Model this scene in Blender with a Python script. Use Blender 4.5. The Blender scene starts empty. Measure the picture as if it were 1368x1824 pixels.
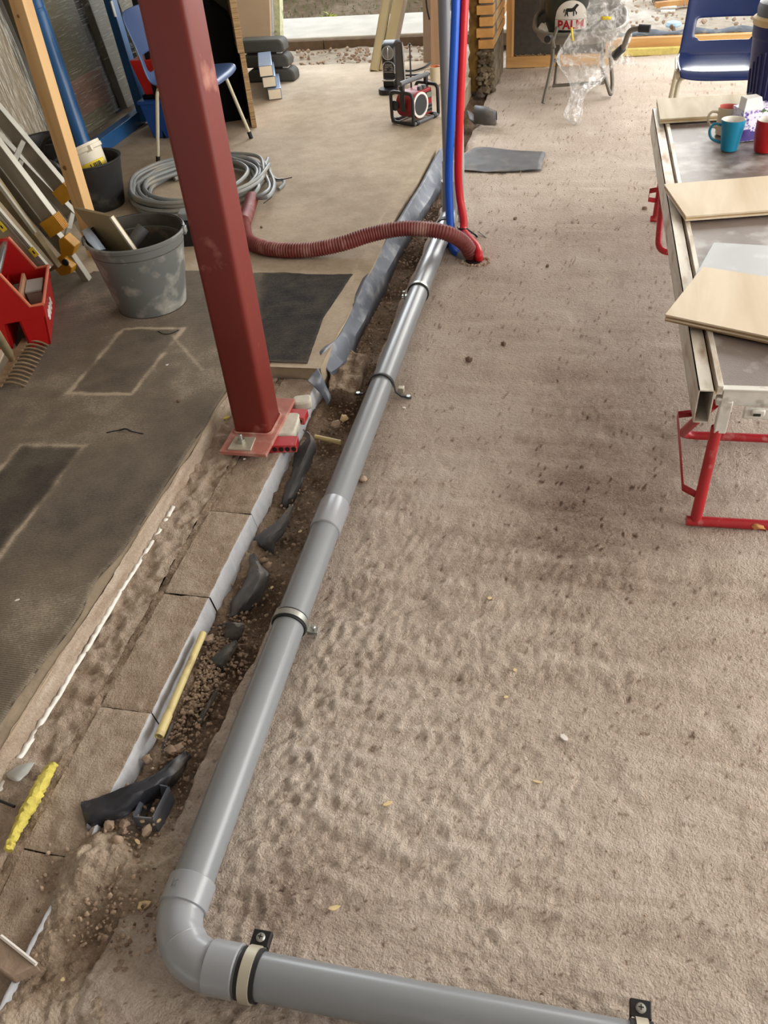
import bpy, bmesh, math, random
import numpy as np
from mathutils import Vector, Matrix

# ------------------------------------------------------------------ camera, sky, light, exposure
SC = bpy.context.scene
COL = SC.collection
FPX = 1525.0                                   # focal length in pixels of the 1368 x 1824 frame
AX = np.array([[0.976, 0.074, -0.207], [0.205, -0.638, 0.742], [-0.0773, -0.7667, -0.6373]])
AX[2] /= np.linalg.norm(AX[2])                 # rows: world x, y, z seen from the camera (right, down, forward)
AX[1] -= AX[2] * (AX[1] @ AX[2]); AX[1] /= np.linalg.norm(AX[1])
AX[0] = np.cross(AX[1], AX[2])
CAM_H = 1.5
cam_data = bpy.data.cameras.new('camera')
cam = bpy.data.objects.new('camera', cam_data); COL.objects.link(cam)
cam_data.sensor_fit = 'VERTICAL'; cam_data.sensor_height = 36.0; cam_data.lens = FPX / 1824 * 36.0
cam_data.clip_start = 0.05
_m = Matrix.Identity(4)
for _i in range(3):
    _m[_i][0] = AX[_i][0]; _m[_i][1] = -AX[_i][1]; _m[_i][2] = -AX[_i][2]
_m[2][3] = CAM_H
cam.matrix_world = _m
SC.camera = cam

SC.view_settings.view_transform = 'Standard'
SC.view_settings.look = 'None'
SC.view_settings.gamma = 1.0
SC.view_settings.use_curve_mapping = False
SC.view_settings.exposure = 0.24
SC.cycles.use_denoising = True
SC.cycles.max_bounces = 6
SC.cycles.transparent_max_bounces = 10

world = bpy.data.worlds.new('overcast_sky'); SC.world = world; world.use_nodes = True
_nt = world.node_tree; _nt.nodes.clear()
_bg = _nt.nodes.new('ShaderNodeBackground'); _out = _nt.nodes.new('ShaderNodeOutputWorld')
_tc = _nt.nodes.new('ShaderNodeTexCoord'); _sep = _nt.nodes.new('ShaderNodeSeparateXYZ')
_rmp = _nt.nodes.new('ShaderNodeValToRGB')
_rmp.color_ramp.elements[0].position = 0.0; _rmp.color_ramp.elements[0].color = (0.80, 0.86, 0.92, 1)
_rmp.color_ramp.elements[1].position = 1.0; _rmp.color_ramp.elements[1].color = (0.92, 0.97, 1.0, 1)
_nt.links.new(_tc.outputs['Generated'], _sep.inputs[0]); _nt.links.new(_sep.outputs[2], _rmp.inputs[0])
_nt.links.new(_rmp.outputs[0], _bg.inputs[0]); _nt.links.new(_bg.outputs[0], _out.inputs[0])
_bg.inputs[1].default_value = 1.9

def area(name, loc, rot, sx, sy, watts, color):
    l = bpy.data.lights.new(name, 'AREA'); l.shape = 'RECTANGLE'; l.size = sx; l.size_y = sy
    l.energy = watts; l.color = color
    o = bpy.data.objects.new(name, l); COL.objects.link(o); o.location = loc; o.rotation_euler = rot
    return o
R90 = math.pi / 2
area('daylight_right_opening', (3.35, 2.6, 1.45), (0, R90, 0), 1.9, 6.0, 205, (1.0, 0.95, 0.86))
area('daylight_left_doorway', (-1.75, 6.75, 1.55), (-R90, 0, 0), 1.5, 1.5, 55, (0.90, 0.96, 1.0))
area('daylight_right_doorway', (1.1, 7.0, 1.55), (-R90, 0, 0), 2.4, 1.5, 72, (1.0, 0.97, 0.90))
area('fill_behind_camera', (0.6, -1.9, 1.75), (R90, 0, 0), 2.2, 1.2, 7, (1.0, 0.97, 0.94))  # added fill lamp behind the camera for the near floor; no window there

# ------------------------------------------------------------------ projecting photo positions into the room
def _ray(px, py):
    r = np.array([(px - 684) / FPX, (py - 912) / FPX, 1.0])
    return AX @ r
def at(px, py, z=0.0):
    d = _ray(px, py); s = (z - CAM_H) / d[2]
    return Vector((d[0] * s, d[1] * s, z))
def aty(px, py, y):
    d = _ray(px, py); s = y / d[1]
    return Vector((d[0] * s, y, CAM_H + d[2] * s))
def atx(px, py, x):
    d = _ray(px, py); s = x / d[0]
    return Vector((x, d[1] * s, CAM_H + d[2] * s))

# ------------------------------------------------------------------ helpers
random.seed(7)
RNG = np.random.default_rng(11)

def _hash(ix, iy, seed):
    h = (ix.astype(np.int64) * 374761393 + iy.astype(np.int64) * 668265263 + seed * 982451653) & 0xffffffff
    h = ((h ^ (h >> 13)) * 1274126177) & 0xffffffff
    return ((h ^ (h >> 16)) & 0xffff) / 65535.0
def vnoise(x, y, seed=0):
    x = np.asarray(x, float); y = np.asarray(y, float)
    ix = np.floor(x); iy = np.floor(y); fx = x - ix; fy = y - iy
    fx = fx * fx * (3 - 2 * fx); fy = fy * fy * (3 - 2 * fy)
    a = _hash(ix, iy, seed); b = _hash(ix + 1, iy, seed); c = _hash(ix, iy + 1, seed); d = _hash(ix + 1, iy + 1, seed)
    return (a * (1 - fx) + b * fx) * (1 - fy) + (c * (1 - fx) + d * fx) * fy
def fbm(x, y, seed=0, octaves=4):
    t = 0; a = 0.5; n = 0
    for k in range(octaves):
        t = t + a * vnoise(x * 2 ** k, y * 2 ** k, seed + k); n += a; a *= 0.5
    return t / n
def sstep(a, b, x):
    t = np.clip((np.asarray(x, float) - a) / (b - a), 0, 1)
    return t * t * (3 - 2 * t)

def lin(c):
    return tuple((v / 255 / 12.92) if v / 255 <= 0.04045 else ((v / 255 + 0.055) / 1.055) ** 2.4 for v in c)

MATS = {}
def mat(name, rgb, rough=0.6, metal=0.0, var=0.12, scale=9.0, bump=0.0, bscale=60.0, dirt=None, coat=0.0, stretch=(1, 1, 1), spec=0.5):
    """plain procedural surface: colour with soft noise variation, optional dusty patches and fine relief"""
    m = bpy.data.materials.new(name); m.use_nodes = True
    nt = m.node_tree; b = nt.nodes['Principled BSDF']; L = nt.links.new
    b.inputs['Roughness'].default_value = rough; b.inputs['Metallic'].default_value = metal
    b.inputs['Coat Weight'].default_value = coat
    b.inputs['Specular IOR Level'].default_value = spec
    c = lin(rgb)
    tc = nt.nodes.new('ShaderNodeTexCoord'); mp = nt.nodes.new('ShaderNodeMapping'); mp.inputs['Scale'].default_value = stretch
    L(tc.outputs['Object'], mp.inputs[0])
    n1 = nt.nodes.new('ShaderNodeTexNoise'); n1.inputs['Scale'].default_value = scale; n1.inputs['Detail'].default_value = 6
    L(mp.outputs[0], n1.inputs['Vector'])
    r = nt.nodes.new('ShaderNodeValToRGB')
    r.color_ramp.elements[0].position = 0.3; r.color_ramp.elements[1].position = 0.7
    r.color_ramp.elements[0].color = tuple(max(0, v * (1 - var)) for v in c) + (1,)
    r.color_ramp.elements[1].color = tuple(min(1, v * (1 + var)) for v in c) + (1,)
    L(n1.outputs[0], r.inputs[0]); last = r.outputs[0]
    if dirt:
        n2 = nt.nodes.new('ShaderNodeTexNoise'); n2.inputs['Scale'].default_value = dirt[2]; n2.inputs['Detail'].default_value = 8
        L(mp.outputs[0], n2.inputs['Vector'])
        r2 = nt.nodes.new('ShaderNodeValToRGB')
        r2.color_ramp.elements[0].position = 0.62 - 0.3 * dirt[1]; r2.color_ramp.elements[1].position = 0.78 - 0.2 * dirt[1]
        L(n2.outputs[0], r2.inputs[0])
        mx = nt.nodes.new('ShaderNodeMix'); mx.data_type = 'RGBA'
        L(r2.outputs[0], mx.inputs[0]); L(last, mx.inputs[6]); mx.inputs[7].default_value = lin(dirt[0]) + (1,)
        last = mx.outputs[2]
    L(last, b.inputs['Base Color'])
    if bump:
        n3 = nt.nodes.new('ShaderNodeTexNoise'); n3.inputs['Scale'].default_value = bscale; n3.inputs['Detail'].default_value = 5
        L(mp.outputs[0], n3.inputs['Vector'])
        bp = nt.nodes.new('ShaderNodeBump'); bp.inputs['Strength'].default_value = bump; bp.inputs['Distance'].default_value = 0.004
        L(n3.outputs[0], bp.inputs['Height']); L(bp.outputs[0], b.inputs['Normal'])
    MATS[name] = m
    return m

def wood(name, rgb, dark, scale=14.0, axis=(1, 1, 0.06), rough=0.6):
    m = mat(name, rgb, rough, var=0.06, scale=5)
    nt = m.node_tree; b = nt.nodes['Principled BSDF']; L = nt.links.new
    tc = nt.nodes.new('ShaderNodeTexCoord'); mp = nt.nodes.new('ShaderNodeMapping'); mp.inputs['Scale'].default_value = axis
    L(tc.outputs['Object'], mp.inputs[0])
    n = nt.nodes.new('ShaderNodeTexNoise'); n.inputs['Scale'].default_value = scale; n.inputs['Detail'].default_value = 7; n.inputs['Distortion'].default_value = 1.2
    L(mp.outputs[0], n.inputs['Vector'])
    r = nt.nodes.new('ShaderNodeValToRGB')
    r.color_ramp.elements[0].position = 0.35; r.color_ramp.elements[0].color = lin(dark) + (1,)
    r.color_ramp.elements[1].position = 0.62; r.color_ramp.elements[1].color = lin(rgb) + (1,)
    L(n.outputs[0], r.inputs[0]); L(r.outputs[0], b.inputs['Base Color'])
    return m

def ground(name, stops, fine=(0.16, 90.0), bump=(0.5, 70.0, 0.006), rough=0.95, rib=None):
    """ground surface: the vertex attribute 'tone' picks between bare and dusty colours, noise adds grain"""
    m = bpy.data.materials.new(name); m.use_nodes = True
    nt = m.node_tree; b = nt.nodes['Principled BSDF']; L = nt.links.new
    b.inputs['Roughness'].default_value = rough; b.inputs['Specular IOR Level'].default_value = 0.2
    a = nt.nodes.new('ShaderNodeAttribute'); a.attribute_name = 'tone'
    tc = nt.nodes.new('ShaderNodeTexCoord')
    n = nt.nodes.new('ShaderNodeTexNoise'); n.inputs['Scale'].default_value = fine[1]; n.inputs['Detail'].default_value = 8; n.inputs['Roughness'].default_value = 0.7
    L(tc.outputs['Object'], n.inputs['Vector'])
    s = nt.nodes.new('ShaderNodeMath'); s.operation = 'SUBTRACT'; L(n.outputs[0], s.inputs[0]); s.inputs[1].default_value = 0.5
    k = nt.nodes.new('ShaderNodeMath'); k.operation = 'MULTIPLY_ADD'; L(s.outputs[0], k.inputs[0]); k.inputs[1].default_value = fine[0] * 5; L(a.outputs['Fac'], k.inputs[2])
    r = nt.nodes.new('ShaderNodeValToRGB')
    while len(r.color_ramp.elements) < len(stops): r.color_ramp.elements.new(0.5)
    for e, (p, c) in zip(r.color_ramp.elements, stops):
        e.position = p; e.color = lin(c) + (1,)
    L(k.outputs[0], r.inputs[0]); L(r.outputs[0], b.inputs['Base Color'])
    n3 = nt.nodes.new('ShaderNodeTexNoise'); n3.inputs['Scale'].default_value = bump[1]; n3.inputs['Detail'].default_value = 9; n3.inputs['Roughness'].default_value = 0.62
    L(tc.outputs['Object'], n3.inputs['Vector'])
    n4 = nt.nodes.new('ShaderNodeTexNoise'); n4.inputs['Scale'].default_value = bump[1] * 3.1; n4.inputs['Detail'].default_value = 4; L(tc.outputs['Object'], n4.inputs['Vector'])
    ad = nt.nodes.new('ShaderNodeMath'); ad.operation = 'MULTIPLY_ADD'; L(n4.outputs[0], ad.inputs[0]); ad.inputs[1].default_value = .55; L(n3.outputs[0], ad.inputs[2]); h = ad.outputs[0]
    if rib:
        w = nt.nodes.new('ShaderNodeTexWave'); w.bands_direction = 'Y'; w.inputs['Scale'].default_value = rib[0]; w.inputs['Distortion'].default_value = rib[2]
        L(tc.outputs['Object'], w.inputs['Vector'])
        q = nt.nodes.new('ShaderNodeMath'); q.operation = 'MULTIPLY_ADD'; L(w.outputs['Fac'], q.inputs[0]); q.inputs[1].default_value = rib[1]; L(h, q.inputs[2]); h = q.outputs[0]
    bp = nt.nodes.new('ShaderNodeBump'); bp.inputs['Strength'].default_value = bump[0]; bp.inputs['Distance'].default_value = bump[2]
    L(h, bp.inputs['Height']); L(bp.outputs[0], b.inputs['Normal'])
    MATS[name] = m
    return m

# ---- shapes: every function returns (vertices, faces)
def join(*parts):
    V = []; F = []
    for v, f in parts:
        o = len(V); V.extend(v); F.extend([tuple(i + o for i in q) for q in f])
    return V, F
def xf(vf, M):
    return [M @ Vector(v) for v in vf[0]], vf[1]
def box(c, s):
    x, y, z = (v / 2 for v in s); cx, cy, cz = c
    v = [(cx + a * x, cy + b * y, cz + d * z) for d in (-1, 1) for b in (-1, 1) for a in (-1, 1)]
    return v, [(0, 2, 3, 1), (4, 5, 7, 6), (0, 1, 5, 4), (2, 6, 7, 3), (0, 4, 6, 2), (1, 3, 7, 5)]
def prism(poly, off):
    n = len(poly); off = Vector(off)
    v = [Vector(p) for p in poly] + [Vector(p) + off for p in poly]
    f = [tuple(range(n))[::-1], tuple(range(n, 2 * n))] + [(i, (i + 1) % n, n + (i + 1) % n, n + i) for i in range(n)]
    return v, f
def bar(p0, p1, w, d, side=(1, 0, 0)):
    p0 = Vector(p0); p1 = Vector(p1); t = (p1 - p0).normalized(); s = Vector(side); s = (s - t * s.dot(t)).normalized(); u = t.cross(s)
    q = [s * (a * w / 2) + u * (b * d / 2) for a, b in ((-1, -1), (1, -1), (1, 1), (-1, 1))]
    return prism([p0 + k for k in q], p1 - p0)
def smooth_path(pts, n=8, closed=False):
    pts = [Vector(p) for p in pts]; out = []; N = len(pts)
    rng = range(N if closed else N - 1)
    for i in rng:
        if closed: a, b, c, d = pts[i - 1], pts[i], pts[(i + 1) % N], pts[(i + 2) % N]
        else: a, b, c, d = pts[max(0, i - 1)], pts[i], pts[i + 1], pts[min(N - 1, i + 2)]
        for k in range(n):
            t = k / n
            out.append(0.5 * ((2 * b) + (c - a) * t + (2 * a - 5 * b + 4 * c - d) * t * t + (3 * b - a - 3 * c + d) * t ** 3))
    if not closed: out.append(pts[-1])
    return out
def fillet(pts, r, n=6):
    pts = [Vector(p) for p in pts]; out = [pts[0]]
    for i in range(1, len(pts) - 1):
        a = (pts[i - 1] - pts[i]); b = (pts[i + 1] - pts[i])
        k = min(r, a.length * .49, b.length * .49); p = pts[i] + a.normalized() * k; q = pts[i] + b.normalized() * k
        for j in range(n + 1):
            t = j / n; out.append(p * (1 - t) ** 2 + pts[i] * 2 * t * (1 - t) + q * t * t)
    out.append(pts[-1]); return out
def tube(path, r, n=12, closed=False, caps=True, squash=1.0):
    path = [Vector(p) for p in path]; N = len(path)
    rr = r if hasattr(r, '__len__') else [r] * N
    V = []; F = []; ref = None
    for i in range(N):
        if closed: t = path[(i + 1) % N] - path[i - 1]
        else: t = path[min(N - 1, i + 1)] - path[max(0, i - 1)]
        t = t.normalized() if t.length > 1e-9 else Vector((0, 0, 1))
        if ref is None:
            ref = Vector((0, 0, 1)) if abs(t.z) < 0.9 else Vector((1, 0, 0))
        ref = (ref - t * ref.dot(t)).normalized(); u = t.cross(ref)
        for k in range(n):
            a = 2 * math.pi * k / n
            V.append(path[i] + (ref * math.cos(a) * squash + u * math.sin(a)) * rr[i])
    for i in range(N if closed else N - 1):
        j = (i + 1) % N
        for k in range(n):
            F.append((i * n + k, i * n + (k + 1) % n, j * n + (k + 1) % n, j * n + k))
    if caps and not closed:
        F.append(tuple(range(n))[::-1]); F.append(tuple(range((N - 1) * n, N * n)))
    return V, F
def pipe_wall(path, r, wall, n=20):
    """open-ended tube with thickness"""
    o = tube(path, r, n, caps=False); i = tube(path, r - wall, n, caps=False)
    V, F = join(o, (i[0], [q[::-1] for q in i[1]])); N = len(o[0])
    for k in range(n):
        F.append((k, N + k, N + (k + 1) % n, (k + 1) % n)); e = N - n
        F.append((e + k, e + (k + 1) % n, N + e + (k + 1) % n, N + e + k))
    return V, F
def lathe(prof, n=32, c=(0, 0, 0), M=None):
    V = []; F = []; m = len(prof)
    for r, z in prof:
        for k in range(n):
            a = 2 * math.pi * k / n; V.append(Vector((r * math.cos(a), r * math.sin(a), z)))
    for i in range(m - 1):
        for k in range(n):
            F.append((i * n + k, i * n + (k + 1) % n, (i + 1) * n + (k + 1) % n, (i + 1) * n + k))
    if prof[0][0] > 1e-6: F.append(tuple(range(n))[::-1])
    if prof[-1][0] > 1e-6: F.append(tuple(range((m - 1) * n, m * n)))
    if M is None: M = Matrix.Translation(Vector(c))
    return [M @ v for v in V], F
def lathe_open(prof, n=32, M=None):
    V, F = lathe(prof, n, M=M if M is not None else Matrix.Identity(4))
    F = [f for f in F if len(f) <= 4]; return V, F
def rbox(c, s, r, seg=3):
    """box with rounded vertical edges"""
    x, y, z = s[0] / 2, s[1] / 2, s[2] / 2; P = []
    for k, (sx, sy) in enumerate(((1, 1), (-1, 1), (-1, -1), (1, -1))):
        for j in range(seg + 1):
            a = math.pi / 2 * (k + j / seg)
            P.append(Vector((c[0] + sx * (x - r) + r * math.cos(a), c[1] + sy * (y - r) + r * math.sin(a), c[2] - z)))
    return prism(P, (0, 0, s[2]))
def frame(o, ex, ey=None, ez=(0, 0, 1)):
    ex = Vector(ex).normalized(); ez = Vector(ez).normalized(); ey = Vector(ey).normalized() if ey is not None else ez.cross(ex)
    M = Matrix.Identity(4)
    for i in range(3): M[i][0] = ex[i]; M[i][1] = ey[i]; M[i][2] = ez[i]; M[i][3] = o[i]
    return M
def rock(c, s, seed, sub=1):
    bm = bmesh.new(); bmesh.ops.create_icosphere(bm, subdivisions=sub, radius=1.0); rg = random.Random(seed)
    Rm = Matrix.Rotation(rg.random() * 6.28, 3, 'Z') @ Matrix.Rotation(rg.random() * 6.28, 3, 'X'); q = Vector((rg.uniform(.7, 1.2), rg.uniform(.6, 1.1), rg.uniform(.5, .9)))
    V = []
    for v in bm.verts:
        p = v.co * (1 + rg.uniform(-.28, .22)); p = Rm @ Vector((p.x * q.x, p.y * q.y, p.z * q.z)); V.append(Vector(c) + p * s)
    bm.verts.index_update(); F = [tuple(w.index for w in f.verts) for f in bm.faces]; bm.free()
    return V, F
def sheet(rows, thick=0.002):
    """surface through rows of points, given a little thickness downwards along its own normal by a modifier in mk(solid=)"""
    n = len(rows[0]); V = [Vector(p) for r in rows for p in r]; F = []
    for i in range(len(rows) - 1):
        for k in range(n - 1):
            F.append((i * n + k, i * n + k + 1, (i + 1) * n + k + 1, (i + 1) * n + k))
    return V, F

ROOT = {}
def mk(name, vf, m, parent=None, smooth=35, bevel=0.0, solid=0.0, sub=0, fix=True, kind=None, label=None, origin=None):
    V, F = vf
    root = ROOT.get(parent.name, parent) if parent is not None else None
    me = bpy.data.meshes.new(name)
    if root is not None: inv = root.matrix_basis.inverted()
    elif origin is not None: inv = Matrix.Translation(-Vector(origin))
    else: inv = None
    me.from_pydata([tuple(inv @ Vector(v)) if inv is not None else tuple(v) for v in V], [], F)
    if fix:
        bm = bmesh.new(); bm.from_mesh(me); bmesh.ops.recalc_face_normals(bm, faces=bm.faces); bm.to_mesh(me); bm.free()
    me.materials.append(m if not isinstance(m, str) else MATS[m])
    o = bpy.data.objects.new(name, me); COL.objects.link(o)
    if smooth:
        for p in me.polygons: p.use_smooth = True
        me.set_sharp_from_angle(angle=math.radians(smooth))
    if solid:
        s = o.modifiers.new('solid', 'SOLIDIFY'); s.thickness = solid; s.offset = 0
    if sub:
        s = o.modifiers.new('sub', 'SUBSURF'); s.levels = sub; s.render_levels = sub
    if bevel:
        b = o.modifiers.new('bevel', 'BEVEL'); b.width = bevel; b.segments = 2; b.limit_method = 'ANGLE'; b.angle_limit = math.radians(40)
    if parent is not None:
        o.parent = parent; ROOT[o.name] = root
    elif origin is not None: o.location = origin
    if kind: o['kind'] = kind
    if label: o['label'] = label
    return o
def thing(name, label, cat, loc=(0, 0, 0), group=None):
    o = bpy.data.objects.new(name, None); COL.objects.link(o); o.empty_display_size = 0.05
    o.location = loc; o.matrix_basis = Matrix.Translation(Vector(loc)); o['label'] = label; o['category'] = cat
    if group: o['group'] = group
    return o
def tag(o, label, cat, group=None):
    o['label'] = label; o['category'] = cat
    if group: o['group'] = group
    return o
def struct(name, vf, m, parent=None, **k):
    return mk(name, vf, m, parent, kind='structure' if parent is None else None, **k)
def gridmesh(name, X, Y, Z, m, tone=None, parent=None, kind='structure', keep=None, flip=False):
    """height field on arrays of world positions"""
    h, w = X.shape
    me = bpy.data.meshes.new(name)
    co = np.stack([X, Y, Z], -1).reshape(-1, 3).astype(np.float32)
    i = (np.arange(h - 1)[:, None] * w + np.arange(w - 1)[None, :])
    q = np.stack([i, i + 1, i + w + 1, i + w], -1)
    q = q[keep] if keep is not None else q.reshape(-1, 4)
    if flip: q = q[:, ::-1]
    used = np.unique(q); remap = -np.ones(h * w, np.int64); remap[used] = np.arange(len(used))
    co = co[used]; q = remap[q]
    me.vertices.add(len(co)); me.vertices.foreach_set('co', co.ravel())
    me.loops.add(q.size); me.loops.foreach_set('vertex_index', q.ravel().astype(np.int32))
    me.polygons.add(len(q)); me.polygons.foreach_set('loop_start', np.arange(0, q.size, 4, dtype=np.int32))
    me.polygons.foreach_set('use_smooth', np.ones(len(q), dtype=bool))
    me.update(calc_edges=True)
    if tone is not None:
        a = me.attributes.new('tone', 'FLOAT', 'POINT'); a.data.foreach_set('value', tone.reshape(-1)[used].astype(np.float32))
    me.materials.append(m)
    o = bpy.data.objects.new(name, me); COL.objects.link(o)
    if parent is not None: o.parent = parent; ROOT[o.name] = parent
    elif kind: o['kind'] = kind
    return o
def copy_tree(o, parent=None):
    c = o.copy(); COL.objects.link(c)
    if parent is not None: c.parent = parent
    for ch in list(o.children): copy_tree(ch, c)
    return c
def text_shape(body, size, bold=0.0):
    """flat lettering as a mesh in the xy plane"""
    cu = bpy.data.curves.new('lettering', 'FONT'); cu.body = body; cu.size = size; cu.align_x = 'CENTER'; cu.align_y = 'CENTER'; cu.offset = bold
    ob = bpy.data.objects.new('lettering', cu); COL.objects.link(ob)
    dg = bpy.context.evaluated_depsgraph_get(); me = ob.evaluated_get(dg).to_mesh()
    V = [v.co.copy() for v in me.vertices]; F = [tuple(p.vertices) for p in me.polygons]
    ob.evaluated_get(dg).to_mesh_clear(); bpy.data.objects.remove(ob); bpy.data.curves.remove(cu)
    return V, F

# ------------------------------------------------------------------ materials
M_SCREED = ground('screed', [(0.0, (90, 70, 58)), (0.28, (160, 141, 127)), (0.58, (198, 182, 168)), (1.0, (224, 213, 203))], fine=(0.15, 170.0), bump=(1.0, 85.0, 0.009))
M_SOIL = ground('soil', [(0.0, (62, 48, 38)), (0.35, (122, 102, 84)), (0.65, (164, 145, 126)), (1.0, (198, 182, 164))], fine=(0.2, 110.0), bump=(0.9, 70.0, 0.010))
M_MORTAR = ground('mortar', [(0.0, (106, 86, 70)), (0.4, (162, 142, 124)), (0.7, (188, 171, 154)), (1.0, (216, 204, 190))], fine=(0.14, 170.0), bump=(0.9, 90.0, 0.008))
M_SLAB = ground('concrete', [(0.0, (120, 104, 86)), (0.4, (160, 144, 124)), (0.7, (184, 168, 148)), (1.0, (206, 192, 174))], fine=(0.09, 60.0), bump=(0.25, 60.0, 0.004), rough=0.85)
M_CARPET = ground('carpet', [(0.0, (40, 38, 38)), (0.35, (86, 79, 70)), (0.7, (124, 113, 99)), (1.0, (184, 168, 148))], fine=(0.12, 160.0), bump=(0.5, 260.0, 0.004), rib=(55.0, 0.55, 1.5))
M_OUT = ground('sandy_ground', [(0.0, (104, 88, 70)), (0.4, (160, 146, 128)), (0.7, (190, 178, 162)), (1.0, (222, 216, 206))], fine=(0.12, 14.0), bump=(0.8, 14.0, 0.02))
mat('wall_plaster', (196, 188, 176), 0.9)
mat('ceiling_board', (168, 162, 154), 0.9); mat('wall_bare', (120, 110, 100), 0.95, var=0.2, scale=6)
mat('lime_face', (188, 190, 196), 0.8, var=0.1, scale=30, bump=0.3, bscale=120)
mat('white_line', (236, 234, 228), 0.8, var=0.05)

# ------------------------------------------------------------------ room shell
SLAB_Z = 0.08
YB = 6.52                                                       # back line of the left opening
struct('ceiling', box((-0.1, 2.3, 2.72), (7.4, 9.2, 0.12)), 'ceiling_board')
struct('wall_left', box((-3.75, 2.3, 1.3), (0.12, 9.2, 2.72)), 'wall_plaster')
struct('wall_front', box((-0.1, -2.25, 1.3), (7.4, 0.12, 2.72)), 'wall_bare')
struct('wall_right', join(box((3.5, -1.2, 1.3), (0.14, 2.0, 2.72)), box((3.5, 6.3, 1.3), (0.14, 1.0, 2.72)), box((3.5, 2.8, 2.55), (0.14, 6.2, 0.3))), 'wall_plaster')
struct('wall_back', join(box((-3.2, YB + .1, 1.3), (1.0, 0.2, 2.72)), box((-0.1, YB + .35, 2.5), (7.4, 0.2, 0.4)), box((3.0, YB + .35, 1.3), (1.0, 0.2, 2.72))), 'wall_plaster')

# ------------------------------------------------------------------ floor: rough screed on the right
def edge_x(y):
    return np.interp(y, [0, .5, .888, 1.286, 1.7, 2.27, 3.0, 3.8, 5, 6.6], [-.80, -.76, -.722, -.69, -.682, -.686, -.712, -.70, -.70, -.70]) + (fbm(y * 9, y * 0 + 3, 5) - .5) * .035
ys = [0.18]
while ys[-1] < 7.0: ys.append(ys[-1] + max(0.004, 0.0078 * ys[-1]))
ys = np.array([-2.2, -1.2, -.4, -.1] + ys); n_x = 280
tx = np.concatenate([np.linspace(0, 1.62, n_x) ** 1.12 * 1.0, np.linspace(1.8, 4.15, 14)])
Yg = np.repeat(ys[:, None], len(tx), 1); E = edge_x(Yg)
Xg = E + tx[None, :] + np.where(tx[None, :] < 0.001, 0, 0)
near = 1 - sstep(1.2, 3.0, Yg)
rough_a = fbm(Xg * 62, Yg * 66, 21, 4) - .5
rough_b = fbm(Xg * 90, Yg * 90, 31, 3) - .5
ridge = fbm(Xg * 3.2, Yg * 34 + fbm(Xg * 4, Yg * 4, 9) * 3, 41, 3) - .5
swell = fbm(Xg * 1.6, Yg * 1.6, 51, 3) - .5
patchy = .28 + .62 * sstep(.46, .66, fbm(Xg * 3.1 + 5, Yg * 3.1, 95, 3)) + .5 * np.exp(-((Xg + .48) / .10) ** 2)
Zg = swell * .014 + ridge * (.006 + .004 * near) + patchy * (rough_a * (.003 + .008 * near) + rough_b * (.002 + .006 * near))
Zg -= .0045 * sstep(.55, .8, fbm(Xg * 9, Yg * 11, 77, 3))
drop = 1 - sstep(0.0, 0.022, Xg - E)
Zg = Zg - drop * .055 - .012 * (1 - sstep(.02, .06, Xg - E)) * sstep(.9, 1.5, Yg)
pipe_flat = np.exp(-((Xg + .60) / .05) ** 2); Zg = Zg * (1 - .7 * pipe_flat) - .004 * pipe_flat
dark_spots = np.exp(-(((Xg - .10) / .28) ** 2 + ((Yg - 1.95) / .8) ** 2)) * .24 + np.exp(-(((Xg + .55) / .16) ** 2 + ((Yg - 1.9) / .35) ** 2)) * .18  # lowers the floor tone left of the work platform and beside the pipe
grey = np.exp(-(((Xg + .42) / .10) ** 2 + ((Yg - .70) / .12) ** 2)) * .20
tone = .60 + (fbm(Xg * 2.2, Yg * 2.2, 61, 4) - .5) * .34 + (fbm(Xg * 11, Yg * 13, 71, 4) - .5) * .16 + ridge * .26 + rough_a * .12 + rough_b * .14 - dark_spots - grey - drop * .35
tone += .07 * sstep(3, 6, Yg)
speck = fbm(Xg * 105, Yg * 105, 88, 2); tone -= .40 * sstep(.77, .86, speck) + .16 * np.exp(-(((Xg - .42) / .07) ** 2 + ((Yg - .80) / .10) ** 2)) + .10 * np.exp(-(((Xg - .02) / .06) ** 2 + ((Yg - .58) / .05) ** 2))
gridmesh('floor', Xg, Yg, Zg, M_SCREED, tone)

# trench soil and the dug-up ground at lower left
xs = np.linspace(-1.10, -.60, 170); ys2 = [0.15]
while ys2[-1] < 6.5: ys2.append(ys2[-1] + max(0.0045, 0.0062 * ys2[-1]))
ys2 = np.array(ys2); Xs, Ys = np.meshgrid(xs, ys2)
openg = sstep(.62, .90, Ys)
base = -.048 * openg - .004 * (1 - openg)
mound = .045 * np.exp(-(((Xs + .80) / .07) ** 2 + ((Ys - .66) / .07) ** 2)) + .030 * np.exp(-(((Xs + .70) / .06) ** 2 + ((Ys - .70) / .09) ** 2)) + .028 * np.exp(-(((Xs + .775) / .05) ** 2 + ((Ys - 1.10) / .16) ** 2)) + .02 * np.exp(-(((Xs + .77) / .05) ** 2 + ((Ys - 2.2) / .12) ** 2))
crumb = np.abs(fbm(Xs * 26, Ys * 26, 13, 4) - .5) * 2; lump = fbm(Xs * 11, Ys * 11, 17, 3) - .5
base = base + (.046 * fbm(Xs * 7, Ys * 7, 23, 3) - .004) * np.exp(-((Xs + .83) / .05) ** 2) * (1 - openg)
base = base + .034 * np.exp(-((Xs + .815) / .030) ** 2) * openg
Zs = base + mound + (crumb - .4) * .022 + lump * .022 + (fbm(Xs * 70, Ys * 70, 29, 3) - .5) * .014
Zs = np.where(Xs > -.66, np.minimum(Zs, -.02), Zs)
tone_s = .50 + (fbm(Xs * 6, Ys * 6, 19, 4) - .5) * .8 - crumb * .25 + .30 * (1 - openg) + .06 + lump * .5 - .12 * sstep(2.6, 3.2, Ys)
gridmesh('trench_soil', Xs, Ys, Zs, M_SOIL, tone_s)

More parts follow.
